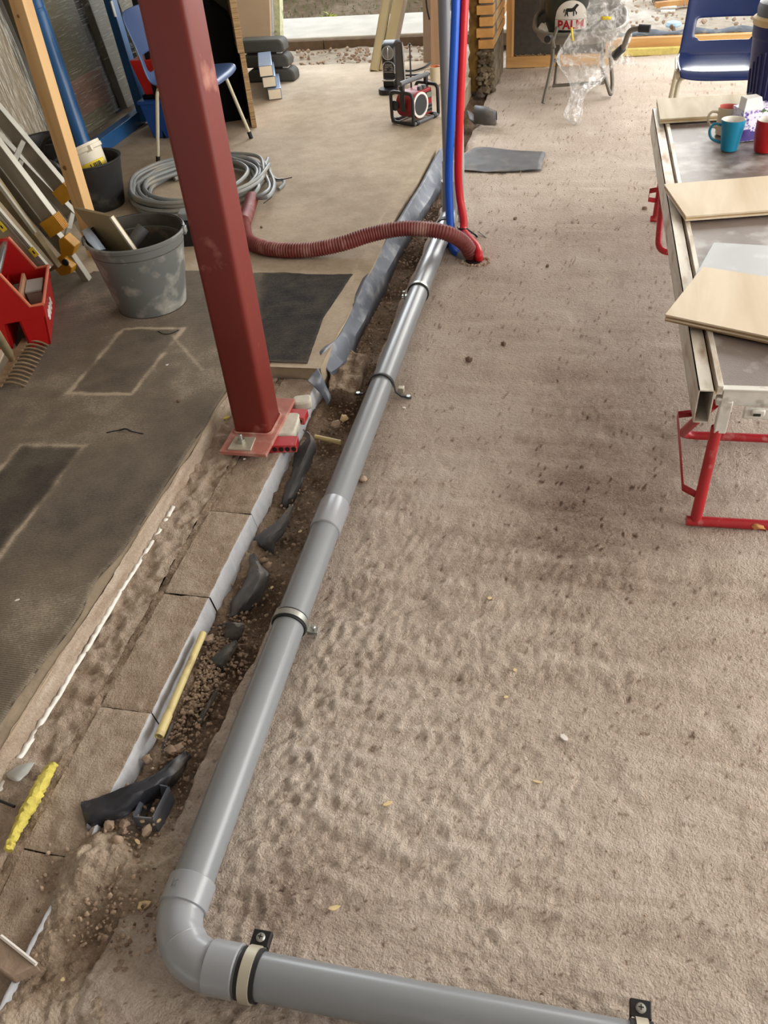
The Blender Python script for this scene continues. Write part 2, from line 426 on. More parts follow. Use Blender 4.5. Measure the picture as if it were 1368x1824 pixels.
# ------------------------------------------------------------------ footing of the removed wall: mortar bed and five blocks
FOOT_Z = 0.035
footing = bpy.data.objects.new('wall_footing', None); COL.objects.link(footing); footing['kind'] = 'structure'
def footing_piece(name, x0, x1, y0, y1, seed, rough, face, mm, tone0):
    nx = max(8, int((x1 - x0) / .0045)); ny = max(8, int((y1 - y0) / .006))
    xx = np.linspace(x0, x1, nx); yy = np.linspace(y0, y1, ny); Xp, Yp = np.meshgrid(xx, yy)
    r1 = fbm(Xp * 40, Yp * 40, seed, 4) - .5; r2 = fbm(Xp * 14, Yp * 10, seed + 3, 3) - .5
    Zp = FOOT_Z + r1 * rough + r2 * rough * .8 - .020 * (1 - sstep(.45, .85, Yp)) * (fbm(Xp * 9, Yp * 9, 5, 3) * 1.4)
    rim = np.minimum(np.minimum(Yp - y0, y1 - Yp) / .006, 1); Zp -= .003 * (1 - np.clip(rim, 0, 1))
    Tn = tone0 + r1 * .35 + (fbm(Xp * 5, Yp * 5, seed + 9, 3) - .5) * .4
    if face:                                                     # turn the right edge down as a side face
        k = 7
        Xf = np.repeat(np.array([np.linspace(.002, .016, k)]), ny, 0) + x1 + (fbm(Yp[:, :k] * 30, Yp[:, :k] * 0 + 2, seed + 1) - .5) * .006
        Zf = np.repeat(np.array([np.linspace(FOOT_Z - .004, -.05, k)]), ny, 0)
        Yf = np.repeat(yy[:, None], k, 1)
        Xp = np.concatenate([Xp, Xf], 1); Yp = np.concatenate([Yp, Yf], 1); Zp = np.concatenate([Zp, Zf], 1)
        Tn = np.concatenate([Tn, np.full((ny, k), .8)], 1)
    o = gridmesh(name, Xp, Yp, Zp, mm, Tn, parent=footing)
    if face:
        o.data.materials.append(MATS['lime_face']); idx = np.zeros(len(o.data.polygons), np.int32); w = Xp.shape[1] - 1
        idx.reshape(-1, w)[:, -7:] = 1; o.data.polygons.foreach_set('material_index', idx)
    return o
footing_piece('mortar_bed', -1.09, -.975, .30, 2.36, 101, .022, False, M_MORTAR, .56)
footing_piece('joint', -.976, -.955, .30, 2.36, 131, .012, False, M_SOIL, .55)
for q, (a, b) in enumerate([(.30, .658), (.66, .988), (.99, 1.338), (1.34, 1.658), (1.66, 2.36)]):
    footing_piece('block', -.956, -.838 - .012 * (q == 0), a, b, 150 + q * 7, .007, True, M_MORTAR, .56)

# ------------------------------------------------------------------ concrete slab on the left and its carpet
slab_poly = [(-3.7, .1), (-1.088, .1), (-1.084, 1.0), (-1.08, 2.36), (-.985, 2.37), (-.825, 2.365), (-.815, 2.9), (-.83, 3.6), (-.80, 4.6), (-.80, YB), (-3.7, YB)]
struct('floor_slab', prism([(x, y, -.15) for x, y in slab_poly], (0, 0, SLAB_Z + .15)), mat('slab_side', (172, 155, 133), 0.9, var=0.15, scale=12, bump=0.5, bscale=60), smooth=0)
# worn light face of the slab edge with its white line at the foot
yy = np.linspace(.25, 2.36, 330); hh = np.linspace(0, 1, 9)
Ye, He = np.meshgrid(yy, hh, indexing='ij')
wob = (fbm(Ye * 7, He * 2, 203, 3) - .5) * .014 + (fbm(Ye * 40, He * 6, 205, 3) - .5) * .006
Xe = -1.088 + .006 + .016 * (1 - He) + wob; Ze = .020 + He * (SLAB_Z - .018)
gridmesh('trim_1', Xe, Ye, Ze, M_MORTAR, .62 + (fbm(Ye * 12, He * 4, 207, 4) - .5) * .7, flip=True)
ly = np.linspace(.45, 1.66, 120); lw = .0035 + .0035 * fbm(ly * 8, ly * 0, 211)
lx = -1.066 + (fbm(ly * 7, ly * 0, 203, 3) - .5) * .012
struct('trim_2', sheet([[(x - w, y, .037 + .006 * ((i * 7) % 3) / 3), (x + w, y, .036)] for i, (x, y, w) in enumerate(zip(lx, ly, lw))]), 'white_line', solid=.004)
# carpet: ragged right edge, dusty, with two dust-outlined rectangles and one clean dark rectangle
xc = np.concatenate([np.linspace(-3.65, -2.7, 14)[:-1], np.linspace(-2.7, -.84, 300)]); yc = np.concatenate([[.12, .3], np.linspace(.5, 3.10, 400)])
Xc, Yc = np.meshgrid(xc, yc)
def rect_d(p):                                                   # signed distance to a quad given by its four corners (positive inside)
    d = None
    for i in range(4):
        a = p[i]; b = p[(i + 1) % 4]; ex, ey = b[0] - a[0], b[1] - a[1]; L = math.hypot(ex, ey)
        s = ((Xc - a[0]) * ey - (Yc - a[1]) * ex) / L
        d = s if d is None else np.minimum(d, s)
    return d
def quad(pts): return [tuple(at(px, py, SLAB_Z)[:2]) for px, py in pts]
qa = quad([(220, 588), (325, 588), (235, 705), (125, 702)]); qb = quad([(40, 797), (148, 798), (-12, 1010), (-140, 1000)]); qc = quad([(470, 487), (641, 487), (566, 662), (440, 660)])
nz = (fbm(Xc * 16, Yc * 16, 301, 3) - .5) * .03
dust = .52 + (fbm(Xc * 2.5, Yc * 2.5, 303, 4) - .5) * .55 + (fbm(Xc * 18, Yc * 18, 305, 3) - .5) * .25
dust += .06 + .10 * (1 - sstep(.7, 1.6, Yc)) - .16 * sstep(2.5, 3.0, Yc) * (1 - sstep(-2.2, -1.8, Xc))
for q, inner, ridge_w in ((qa, -.12, .010), (qb, -.30, .012)):
    d = rect_d(q) + nz * .4
    dust = dust + inner * sstep(-.004, .012, d) + .42 * np.exp(-(d / (ridge_w * (.5 + fbm(Xc * 30, Yc * 30, 321, 2)))) ** 2) * np.clip(fbm(Xc * 14, Yc * 14, 323, 3) * 2.2 - .35, .15, 1.1)
d = rect_d(qc) + nz; dust = dust * (1 - sstep(-.01, .03, d)) + (.12 + (fbm(Xc * 20, Yc * 20, 309, 3) - .5) * .28) * sstep(-.01, .03, d)
dust += .28 * np.exp(-((Yc - 2.375) / .012) ** 2) * (Xc > -1.05)
ln = (Xc - (-1.35)) - (Yc - 2.45) * -0.9; dust += .2 * np.exp(-(ln / .008) ** 2) * (np.abs(Yc - 2.42) < .12)
lim = -1.092 + (fbm(Yc * 5, Yc * 0, 311, 3) - .5) * .020 - .03 * (1 - sstep(.9, 1.25, Yc)) - .02 * np.exp(-((Yc - 1.3) / .08) ** 2)
lim = np.where(Yc > 2.372, np.interp(Yc, [2.37, 2.7, 3.1], [-.872, -.905, -.880]), lim)
topy = 3.065 + (fbm(Xc * 6, Xc * 0, 313, 2) - .5) * .03 - .02 * (Xc < -2.0)
# draw the vertices in to the ragged edges instead of stepping
Xc2 = np.minimum(Xc, lim); Yc2 = np.minimum(Yc, topy)
edge_h = np.clip((lim - Xc) / .004, 0, 1) * np.clip((topy - Yc) / .004, 0, 1)
Zc = SLAB_Z + .001 + .005 * edge_h + (fbm(Xc * 9, Yc * 9, 315, 3) - .5) * .003
keep = ~(((Xc > lim + .008)[:-1, :-1]) | ((Yc > topy + .008)[:-1, :-1]))
car = gridmesh('carpet', Xc2, Yc2, Zc, M_CARPET, dust, kind=None, keep=keep)
tag(car, 'worn dusty dark grey ribbed carpet on the slab left of the red column', 'carpet')

# ------------------------------------------------------------------ outside ground
xo = np.linspace(-6, 7, 240); yo = np.concatenate([np.linspace(6.45, 9.6, 150), np.linspace(9.8, 16, 30)]); Xo, Yo = np.meshgrid(xo, yo)
left = 1 - sstep(-1.0, -.8, Xo)
bank = sstep(7.75, 8.7, Yo) * .22
Zo = left * (.05 + bank) - .01 * (1 - left) + (fbm(Xo * 5, Yo * 5, 401, 4) - .5) * .05 + (fbm(Xo * 22, Yo * 22, 403, 3) - .5) * .018
Zo = np.where((Yo < YB + .02) & (Xo > -1), -.03, Zo)
to = .66 + (fbm(Xo * 3, Yo * 3, 405, 4) - .5) * .6 - left * .65 * sstep(7.65, 8.1, Yo) + .1 * (1 - left)
gridmesh('floor_outside', Xo, Yo, Zo, M_OUT, to)

# slab surface beyond the carpet, dusty and stained
us = np.linspace(0, 1, 260); vs = np.linspace(2.35, YB - .01, 300); Us, Vs = np.meshgrid(us, vs)
rx = np.interp(Vs, [2.35, 2.9, 3.6, 4.6, 6.5], [-.827, -.817, -.832, -.802, -.802]) + (fbm(Vs * 11, Vs * 0, 501, 4) - .5) * .022
lx0 = np.where(Vs < 3.0, -1.0, -3.68); Xt = lx0 + (rx - lx0) * Us
Zt = SLAB_Z + .0015 + (fbm(Xt * 14, Vs * 14, 503, 3) - .5) * .003 - .012 * sstep(.975, 1.0, np.where(Vs < 3.0, Us * 0, Us))
tt = .56 + (fbm(Xt * 3, Vs * 3, 505, 4) - .5) * .42 + (fbm(Xt * 16, Vs * 16, 507, 3) - .5) * .28 + .14 * sstep(5.6, 6.4, Vs) - .10 * sstep(-2.0, -2.8, Xt)
gridmesh('floor_slab_top', Xt, Vs, Zt, M_SLAB, tt)

mat('primer_red', (106, 28, 18), 0.5, var=0.08, scale=5, dirt=((176, 120, 104), 0.0, 9), bump=0.08, bscale=40)
mat('primer_dusty', (168, 104, 92), 0.75, var=0.12, scale=20, dirt=((196, 160, 146), 0.5, 14))
mat('galvanised', (176, 178, 172), 0.38, metal=0.85, var=0.1, scale=40)
mat('zinc_dull', (196, 190, 172), 0.5, metal=0.5, var=0.08, scale=20)
mat('pvc_grey', (130, 134, 138), 0.30, var=0.05, scale=4, spec=0.6)
mat('pvc_fitting', (146, 149, 154), 0.28, var=0.04, scale=6, spec=0.6)
mat('pvc_pale', (176, 176, 172), 0.4)
mat('rubber_black', (26, 26, 28), 0.6, var=0.2)
mat('packer_red', (176, 42, 50), 0.5, var=0.1, scale=20, dirt=((196, 120, 110), 0.3, 18))
mat('hole_dark', (40, 12, 14), 0.9)
mat('grout', (200, 196, 182), 0.9, var=0.1, scale=30, bump=0.5, bscale=60)
mat('blue_pipe', (12, 84, 196), 0.4, var=0.06, spec=0.5)
mat('red_pipe', (206, 24, 34), 0.38, var=0.05)
mat('hose_red', (118, 50, 46), 0.55, var=0.12, scale=20, dirt=((166, 120, 110), 0.25, 12))
mat('cable_grey', (128, 132, 132), 0.5, var=0.1, scale=12, dirt=((150, 144, 132), 0.35, 10))
mat('black_plastic', (22, 22, 24), 0.42, var=0.2, scale=12)
mat('dpc_black', (82, 82, 84), 0.55, var=0.2, scale=14, dirt=((120, 112, 104), 0.32, 10))
mat('dpc_sheet', (40, 42, 50), 0.42, var=0.2, scale=9, dirt=((150, 144, 140), 0.22, 9))
mat('lead', (104, 110, 122), 0.5, metal=0.25, var=0.18, scale=10, dirt=((156, 158, 162), 0.35, 14))
mat('conduit_yellow', (222, 206, 146), 0.45, var=0.05, dirt=((170, 150, 110), 0.2, 20))
mat('foam_yellow', (206, 192, 92), 0.85, var=0.12, scale=40, bump=0.8, bscale=90)
mat('foam_chip', (226, 204, 156), 0.85, var=0.1, scale=60)
mat('stone_tan', (174, 152, 132), 0.95, var=0.25, scale=40, bump=0.4, bscale=90)
mat('stone_dark', (118, 98, 82), 0.95, var=0.25, scale=40)
mat('mortar_stub', (150, 130, 112), 0.95, var=0.2, scale=18, bump=0.9, bscale=50)
mat('white_chip', (232, 226, 220), 0.8)

# ------------------------------------------------------------------ red steel column with its base
PZ = 0.072
cx, cy, cs = -.936, 2.034, .113
t = thing('steel_column', 'tall red primed square steel column standing on a bolted base plate', 'column', (cx, cy, PZ))
def rsq(s, r, z, n=5):
    P = []
    for k, (sx, sy) in enumerate(((1, 1), (-1, 1), (-1, -1), (1, -1))):
        for j in range(n + 1):
            a = R90 * (k + j / n); P.append((cx + sx * (s / 2 - r) + r * math.cos(a), cy + sy * (s / 2 - r) + r * math.sin(a), z))
    return P
mk('shaft', prism(rsq(cs, .016, PZ), (0, 0, 2.66 - PZ)), 'primer_red', t, bevel=0)
pl = mk('base_plate', box((-.932, 2.030, PZ - .006), (.145, .30, .012)), 'primer_dusty', t, bevel=.0015)
wp = [at(406, 802, PZ), at(447, 804, PZ), at(456, 781, PZ), at(420, 780, PZ)]
mk('washer_plate', prism(wp, (0, 0, .006)), 'zinc_dull', t, bevel=.001)
bc = at(431, 791, PZ)
mk('nut', lathe([(.0115, .006), (.0115, .019)], 6, (bc.x, bc.y, PZ)), 'galvanised', t)
mk('bolt', lathe([(.006, .0), (.006, .033), (.005, .035)], 12, (bc.x, bc.y, PZ)), 'galvanised', t)
mk('weld', tube(rsq(cs + .006, .018, PZ + .002), .0045, 6, closed=True), 'primer_dusty', t)
mk('nut', lathe([(.0115, .0), (.0115, .014)], 6, (-.955, 2.14, PZ)), 'galvanised', t)
# grout bed beside the plate
g = rbox((0, 0, 0), (.10, .12, .035), .02); gp = at(520, 772, .04)
M = frame((gp.x - .035, gp.y + .02, .045), (1, .1, 0))
bed = mk('grout_bed', xf(g, M), 'grout', origin=gp, bevel=.006); tag(bed, 'pale grout patch beside the column base plate between two red packers', 'mortar')
g2 = mk('grout_bed', xf(rbox((0, 0, 0), (.06, .05, .03), .015), frame((-.845, 2.20, .045), (1, .3, 0))), 'grout', origin=(-.845, 2.2, .03), bevel=.006)
tag(g2, 'small pale grout lump behind the rear red packer', 'mortar')
def packer(px0, px1, pxb, label, holes):
    a = at(*px0, .035); b = at(*px1, .035); ex = (b - a); L = ex.length; ex.normalize(); ey = Vector((-ex.y, ex.x, 0)); W = .050; Hh = .026
    t = thing('shim_packer', label, 'packer', (a + b) / 2 + ey * W / 2, 'red plastic packers under the column plate')
    M = frame(a, ex, ey)
    L += .03; off = -.03
    mk('packer_body', xf(box((off + L / 2, W / 2, Hh / 2 + .0), (L, W, Hh)), M), 'packer_red', t, bevel=.0015)
    for k in range(holes):
        c = M @ Vector((off + L * (k + .6) / holes, -.0006, Hh / 2)); r = Hh * .30
        ring = [c + Vector((0, 0, 1)) * r * math.cos(q * .524) + ex * r * math.sin(q * .524) for q in range(12)]
        mk('hole', prism(ring, ey * .004), 'hole_dark', t)
packer((490, 807), (529, 806), None, 'front red plastic shim packer with a row of round holes', 5)
packer((518, 756), (543, 757), None, 'rear red plastic shim packer under the column plate', 2)
# rubble stub of wall beyond the column
st = [at(585, 702, 0), at(633, 706, 0), at(652, 640, 0), at(598, 622, 0)]
rows = []
A, B, Cc, D = [Vector((p.x, p.y, 0)) for p in st]
nn = 26
def stubz(u, v): return .018 + (fbm(np.array(u * 4.), np.array(v * 6.), 601, 4) - .5) * .035
xsu = np.linspace(0, 1, nn); gx, gy = np.meshgrid(xsu, np.linspace(0, 1, 34))
corner = lambda u, v: (A * (1 - u) + B * u) * (1 - v) + (D * (1 - u) + Cc * u) * v
Xb = np.zeros_like(gx); Yb = Xb.copy(); Zb = Xb.copy()
for i in range(gx.shape[0]):
    for j in range(nn):
        u, v = gx[i, j], gy[i, j]; uu = min(1, max(0, (u - .08) / .84)); vv = min(1, max(0, (v - .06) / .88)); p = corner(uu, vv)
        e = min(u, 1 - u) / .08; f = min(v, 1 - v) / .06; k = min(1, e, f)
        Xb[i, j] = p.x + (fbm(np.array(v * 12.), np.array(u * 5.), 605, 3) - .5) * .012; Yb[i, j] = p.y + (fbm(np.array(u * 12.), np.array(v * 5.), 607, 3) - .5) * .012; Zb[i, j] = -.055 + k * (.055 + float(stubz(u, v)))
stub = gridmesh('wall_stub', Xb - float(Xb.mean()), Yb - float(Yb.mean()), Zb, M_SOIL, .55 + (fbm(gx * 6, gy * 8, 611, 4) - .5) * .8, kind=None)
stub.location = (float(Xb.mean()), float(Yb.mean()), 0); tag(stub, 'crumbling stub of broken masonry beyond the red column', 'rubble')

# ------------------------------------------------------------------ grey drain pipe
AXX, AXZ, PR = -.600, .046, .0372
LY = .512
t = thing('drain_pipe', 'long grey plastic drain pipe with an elbow, running along the trench edge', 'pipe', (AXX, 1.8, 0))
mk('pipe_run', tube([(AXX - .012 * math.sin((y - .6) * .9), y, AXZ) for y in np.linspace(.60, 3.72, 40)], PR, 28), 'pvc_grey', t)
mk('coupling', lathe([(.0385, -.055), (.0412, -.052), (.0412, .050), (.0395, .055)], 32, M=Matrix.Translation((AXX - .010, 1.652, AXZ)) @ Matrix.Rotation(-R90, 4, 'X')), 'pvc_fitting', t)
elb = []
rc = .072
for k in range(13):
    a = math.pi + R90 * k / 12; elb.append((AXX + rc + rc * math.cos(a), LY + rc + rc * math.sin(a), AXZ))
segm = [elb[0], elb[3], elb[6], elb[9], elb[12]]
el = mk('elbow', tube(fillet([(AXX, LY + rc + .01, AXZ)] + [elb[0], (AXX + .012, LY + .040, AXZ), (AXX + .040, LY + .012, AXZ), elb[12]] + [(AXX + rc + .01, LY, AXZ)], .012, 4), .0395, 32), 'pvc_fitting', t)
Ry = Matrix.Rotation(-R90, 4, 'X'); Rx = Matrix.Rotation(R90, 4, 'Y')
mk('collar', lathe([(.0400, -.026), (.0428, -.024), (.0428, .024), (.0400, .026)], 32, M=Matrix.Translation((AXX, LY + rc + .036, AXZ)) @ Ry), 'pvc_fitting', el)
mk('collar', lathe([(.0400, -.026), (.0428, -.024), (.0428, .024), (.0400, .026)], 32, M=Matrix.Translation((AXX + rc + .036, LY, AXZ)) @ Rx), 'pvc_fitting', el)
mk('seam', lathe([(.0392, -.0012), (.0402, 0), (.0392, .0012)], 36, M=frame((AXX + .026, LY + .026, AXZ), (1, 1, 0), ez=(1, -1, 0))), 'pvc_fitting', el)
# raised size mark moulded on the collar
tv, tf = text_shape('75', .016, .0004)
def wrap(v):
    a = v.y / .043 + .35; return Vector((AXX - math.sin(a) * .0432 * 1.0, LY + rc + .036 - v.x, AXZ + math.cos(a) * .0432))
mk('size_mark', ([wrap(v) for v in tv], tf), 'pvc_grey', el, smooth=0, solid=.0008)
mk('pipe_run', tube([(x, LY, AXZ) for x in np.linspace(AXX + rc + .03, .40, 10)], PR, 28), 'pvc_grey', t)
top = 3.735
mk('top_elbow', tube(fillet([(AXX - .004, top - .06, AXZ), (AXX - .004, top + .04, AXZ), (AXX - .004, top + .04, .20)], .05, 6), .0345, 24), 'pvc_grey', t)
RXY = (AXX - .004, top + .04)
mk('riser', tube([(RXY[0], RXY[1], .17), (RXY[0], RXY[1], 2.66)], .0245, 20), 'pvc_grey', t)
mk('riser_socket', lathe([(.0250, -.05), (.0285, -.046), (.0285, .046), (.0250, .05)], 24, (RXY[0] + .0, RXY[1], .235)), 'pvc_fitting', t)
pp = thing('drain_pipe', 'pale plastic pipe rising just behind the blue pipe', 'pipe', (RXY[0] + .045, RXY[1] + .05, 0))
mk('riser', tube([(RXY[0] + .045, RXY[1] + .05, .0), (RXY[0] + .045, RXY[1] + .05, 2.66)], .016, 16), 'pvc_pale', pp)
mk('riser_socket', lathe([(.0165, -.03), (.0195, -.028), (.0195, .028), (.0165, .03)], 20, (RXY[0] + .045, RXY[1] + .05, .06)), 'pvc_pale', pp)

# ------------------------------------------------------------------ pipe clamps
def ringM(y, x=AXX): return Matrix.Translation((x, y, AXZ)) @ Ry
def clamp(y, label, metal, screw):
    xw = AXX - .012 * math.sin((y - .6) * .9)
    t = thing('pipe_clamp', label, 'clamp', (xw, y, 0), 'clamps along the grey drain pipe')
    mk('rubber_lining', lathe([(PR, -.014), (PR + .0035, -.014), (PR + .0035, .014), (PR, .014), (PR, -.014)], 36, M=ringM(y, xw)), 'rubber_black', t)
    if metal:
        mk('metal_band', lathe([(PR + .003, -.008), (PR + .0062, -.008), (PR + .0062, .008), (PR + .003, .008), (PR + .003, -.008)], 36, M=ringM(y, xw)), 'galvanised', t)
    for s in screw:
        e = mk('ear', box((xw + s * (PR + .016), y, .030), (.026, .018, .004)), 'galvanised', t, bevel=.001)
        e2 = mk('ear', box((xw + s * (PR + .016), y, .022), (.026, .018, .004)), 'galvanised', t, bevel=.001)
        mk('screw', tube([(xw + s * (PR + .018), y, .0), (xw + s * (PR + .020), y - .004, .046)], .0032, 8), 'galvanised', t)
        mk('screw_head', lathe([(.006, 0), (.0065, .002), (.0045, .005), (.001, .0055)], 12, (xw + s * (PR + .020), y - .004, .044)), 'galvanised', t)
clamp(1.272, 'rubber lined metal clamp on the grey pipe beside the curled strips', True, (1,))
clamp(3.000, 'rubber lined metal clamp with its screw out to the left of the pipe', True, (-1,))
clamp(3.640, 'black ring clamp at the far end of the grey pipe under the corrugated hose', False, (1,))
# black perforated fixing band
t = thing('pipe_clamp', 'black perforated band strapped over the grey pipe and nailed both sides', 'clamp', (AXX, 2.325, 0), 'clamps along the grey drain pipe')
yb2 = 2.325; prof = [(-.092, .006), (-.066, .008), (-.046, .026)] + [(-(PR + .004) * math.cos(a), (PR + .004) * math.sin(a)) for a in np.linspace(.1, math.pi - .1, 14)] + [(.046, .024), (.064, .010), (.098, .007)]
rowsb = [[(AXX - .012 + x, yb2 - .007 - .06 * x * (x > .03), AXZ + z - (.046 - .012 if i < 3 or i > len(prof) - 4 else 0) * 0 - (.040 if (i < 3 or i >= len(prof) - 3) else 0) * 0) for s in (0,)] for i, (x, z) in enumerate(prof)]
band = []
for i, (x, z) in enumerate(prof):
    outer = i < 3 or i >= len(prof) - 3
    zz = z if outer else AXZ + z
    yo_ = -.10 * max(0, x - .03) + .0 * max(0, -x)
    band.append([(AXX - .012 + x, yb2 + yo_ - .007, zz), (AXX - .012 + x, yb2 + yo_ + .007, zz)])
mk('strap', sheet(band), 'rubber_black', t, solid=.002)
mk('nail', lathe([(.004, -.01), (.004, .004), (.007, .005), (.007, .007)], 10, (AXX - .012 + .088, yb2 - .006, .006)), 'galvanised', t)
mk('nail', lathe([(.004, -.01), (.004, .004), (.007, .005), (.007, .007)], 10, (AXX - .012 - .082, yb2, .006)), 'galvanised', t)
mk('spacer', box((AXX + .045, yb2 + .03, .012), (.02, .02, .02)), 'zinc_dull', t, bevel=.002)
# clamps of the cross run
def cross_clamp(x, label):
    t = thing('pipe_clamp', label, 'clamp', (x, LY, 0), 'clamps along the grey drain pipe')
    Mx = Matrix.Translation((x, LY, AXZ)) @ Rx
    mk('rubber_lining', lathe([(PR, -.017), (PR + .0035, -.017), (PR + .0035, .017), (PR, .017), (PR, -.017)], 36, M=Mx), 'rubber_black', t)
    mk('metal_band', lathe([(PR + .003, -.009), (PR + .0065, -.009), (PR + .0065, .009), (PR + .003, .009), (PR + .003, -.009)], 36, M=Mx), 'zinc_dull', t)
    yy_ = LY + PR + .018
    e = mk('ear', join(box((x, yy_, .055), (.030, .026, .003)), box((x - .0145, yy_, .048), (.003, .026, .014)), box((x + .0145, yy_, .048), (.003, .026, .014))), 'black_plastic', t, bevel=.0006)
    h = mk('screw_head', lathe([(.0075, .0565), (.0080, .058), (.006, .061), (.001, .062)], 16, (x, yy_, 0)), 'galvanised', t)
    mk('cross_slot', join(box((x, yy_, .0619), (.008, .0016, .0012)), box((x, yy_, .0619), (.0016, .008, .0012))), 'rubber_black', h)
    mk('screw', tube([(x, yy_, .056), (x, yy_, .002)], .003, 8), 'galvanised', t)
cross_clamp(-.445, 'metal band clamp with a screw tab on the cross pipe near the elbow')
cross_clamp(.168, 'clamp tab with a cross-head screw at the lower right edge of the floor')

# ------------------------------------------------------------------ blue and red water pipes
def water(name, label, pts, r, m):
    o = thing(name, label, 'pipe', pts[-1])
    P = smooth_path(pts, 10); mk('pipe_run', tube(P, r, 16), m, o); return o
yb_ = 3.62
bp = [aty(817, -420, yb_ + .12), aty(813, -60, yb_ + .06), aty(810, 60, yb_ + .03), aty(804, 200, yb_), aty(799, 310, yb_), aty(802, 400, 3.58), aty(804, 430, 3.54), aty(810, 447, 3.47), aty(822, 456, 3.43), at(838, 470, -.03)]
bpipe = water('water_pipe', 'blue insulated water pipe dropping into the hole in the floor', bp, .0172, 'blue_pipe')
c = aty(803, 440, 3.54); mk('pipe_clip', lathe([(.018, -.006), (.0225, -.006), (.0225, .006), (.018, .006), (.018, -.006)], 20, M=frame(c, (1, 0, 0), ez=(.15, -.6, -.6))), 'rubber_black', bpipe)
c = aty(822, 456, 3.43); mk('grey_patch', tube([aty(818, 453, 3.435), aty(826, 459, 3.42), aty(833, 463, 3.40)], .0178, 14), 'cable_grey', bpipe, label='grey worn patch at the bend')
rp = [aty(832, -420, yb_ + .14), aty(829, -60, yb_ + .08), aty(825, 60, yb_ + .05), aty(819, 200, yb_ + .03), aty(816, 300, yb_ + .03), aty(819, 350, yb_ + .02), aty(826, 392, 3.60), aty(826, 412, 3.56), aty(838, 427, 3.48), aty(850, 442, 3.42), at(853, 458, .02), at(853, 470, -.05)]
rpipe = water('water_pipe', 'red insulated water pipe bending into the hole in the floor', rp, .0168, 'red_pipe')
c = aty(825, 409, 3.565); mk('pipe_clip', lathe([(.0175, -.006), (.022, -.006), (.022, .006), (.0175, .006), (.0175, -.006)], 20, M=frame(c, (1, 0, 0), ez=(.1, -.3, -.9))), 'rubber_black', rpipe)
mk('clip_foot', tube([c + Vector((.02, 0, 0)), at(846, 418, .01), at(850, 422, .005)], .004, 8), 'rubber_black', rpipe)
mk('clip_nail', tube([at(852, 412, .01), at(866, 423, .004)], .0028, 6), 'galvanised', rpipe)

# hole in the floor: crumbled rim
hc = at(846, 466, 0)
rim = []
for k in range(26):
    a = k / 26 * 6.283; rr_ = .05 + .014 * random.random(); rim.append(rock((hc.x + rr_ * math.cos(a), hc.y + rr_ * .8 * math.sin(a), .002), .006 + .006 * random.random(), 700 + k))
rm = mk('hole_crumbs', join(*rim), 'stone_tan', smooth=0, kind='stuff', origin=hc); tag(rm, 'tan crumbs broken up around the pipe hole in the floor', 'crumbs')
mk('floor_hole', lathe([(.001, .0022), (.030, .003), (.034, .0005)], 20, (hc.x - .006, hc.y + .006, .001)), 'hole_dark', kind='structure')

# ------------------------------------------------------------------ corrugated hose and cable coil
hp = [at(449, 352, .125), at(441, 378, .115), at(434, 402, .113), at(442, 428, .113), at(470, 441, .113), at(515, 446, .113), at(560, 444, .115), at(610, 434, .130), at(660, 418, .15), at(710, 408, .165), at(755, 408, .16), at(795, 415, .14), at(823, 430, .09), at(838, 450, .03), at(842, 466, -.04)]
P = smooth_path(hp, 60)
d = [0]
for a, b in zip(P[:-1], P[1:]): d.append(d[-1] + (b - a).length)
total = d[-1]; step = .0028; Q = []; R = []
s = 0; i = 0; k = 0
while s < total:
    while d[i + 1] < s: i += 1
    f = (s - d[i]) / max(1e-9, d[i + 1] - d[i]); Q.append(P[i].lerp(P[i + 1], f)); k += 1
    dusty = min(1, max(0, (s - .25) / .1))
    R.append((.0282, .0308, .0318, .0290)[k % 4] if dusty > .2 else (.0300, .0308, .0310, .0302)[k % 4]); s += step
hose = thing('corrugated_hose', 'dark red ribbed hose snaking from the cable coil into the floor hole', 'hose', at(470, 440, SLAB_Z))
mk('hose_wall', tube(Q, R, 16), 'hose_red', hose, smooth=60)
coil = thing('cable_coil', 'coil of grey electric cable lying on the concrete behind the column', 'cable', (-1.87, 4.0, SLAB_Z))
C0 = Vector((-1.885, 3.985, SLAB_Z))
pts = []
for k in range(9 * 12 + 1):
    a = k / 12 * 6.2832 + 2.6; rr_ = .335 - .011 * (k // 12) + random.uniform(-.018, .018); rr2 = .37 - .012 * (k // 12)
    pts.append(C0 + Vector((rr_ * math.cos(a) + .02 * math.sin(k * .7), rr2 * math.sin(a), .012 + .0105 * ((k / 12 * 1.7) % 5) + random.uniform(0, .006))))
mk('cable_loops', tube(smooth_path(pts, 6), .0105, 8), 'cable_grey', coil)
pts2 = []
for k in range(4 * 12 + 1):
    a = k / 12 * 6.2832 + .4; rr_ = .300 + .012 * (k // 12) + random.uniform(-.02, .02)
    pts2.append(C0 + Vector((rr_ * math.cos(a), rr_ * 1.05 * math.sin(a), .05 + .008 * (k // 12))))
mk('cable_loops', tube(smooth_path(pts2, 6), .0095, 8), 'cable_grey', coil)
for q, (a, b, c_) in enumerate((((446, 352), (470, 345), (480, 330)), ((452, 352), (478, 350), (488, 325)), ((449, 350), (460, 335), (462, 320)))):
    mk('cable_tail', tube(smooth_path([at(*a, .13), at(*b, .14), at(*c_, .13), C0 + Vector((.28, .15 + q * .06, .07))], 8), .0095, 8), 'cable_grey', coil)
mk('cable_end', tube(smooth_path([C0 + Vector((.30, .16, .07)), at(490, 319, .11), at(503, 320, .10), at(505, 328, .09), at(496, 337, .09)], 8), .0085, 8), 'cable_grey', coil)
for p in (((480, 318), (484, 330), (478, 342)), ((478, 345), (484, 350), (470, 362)), ((486, 318), (500, 320), (520, 316))):
    mk('tie_wire', tube(smooth_path([at(*q, .12) for q in p], 6), .0025, 6), 'rubber_black', coil)

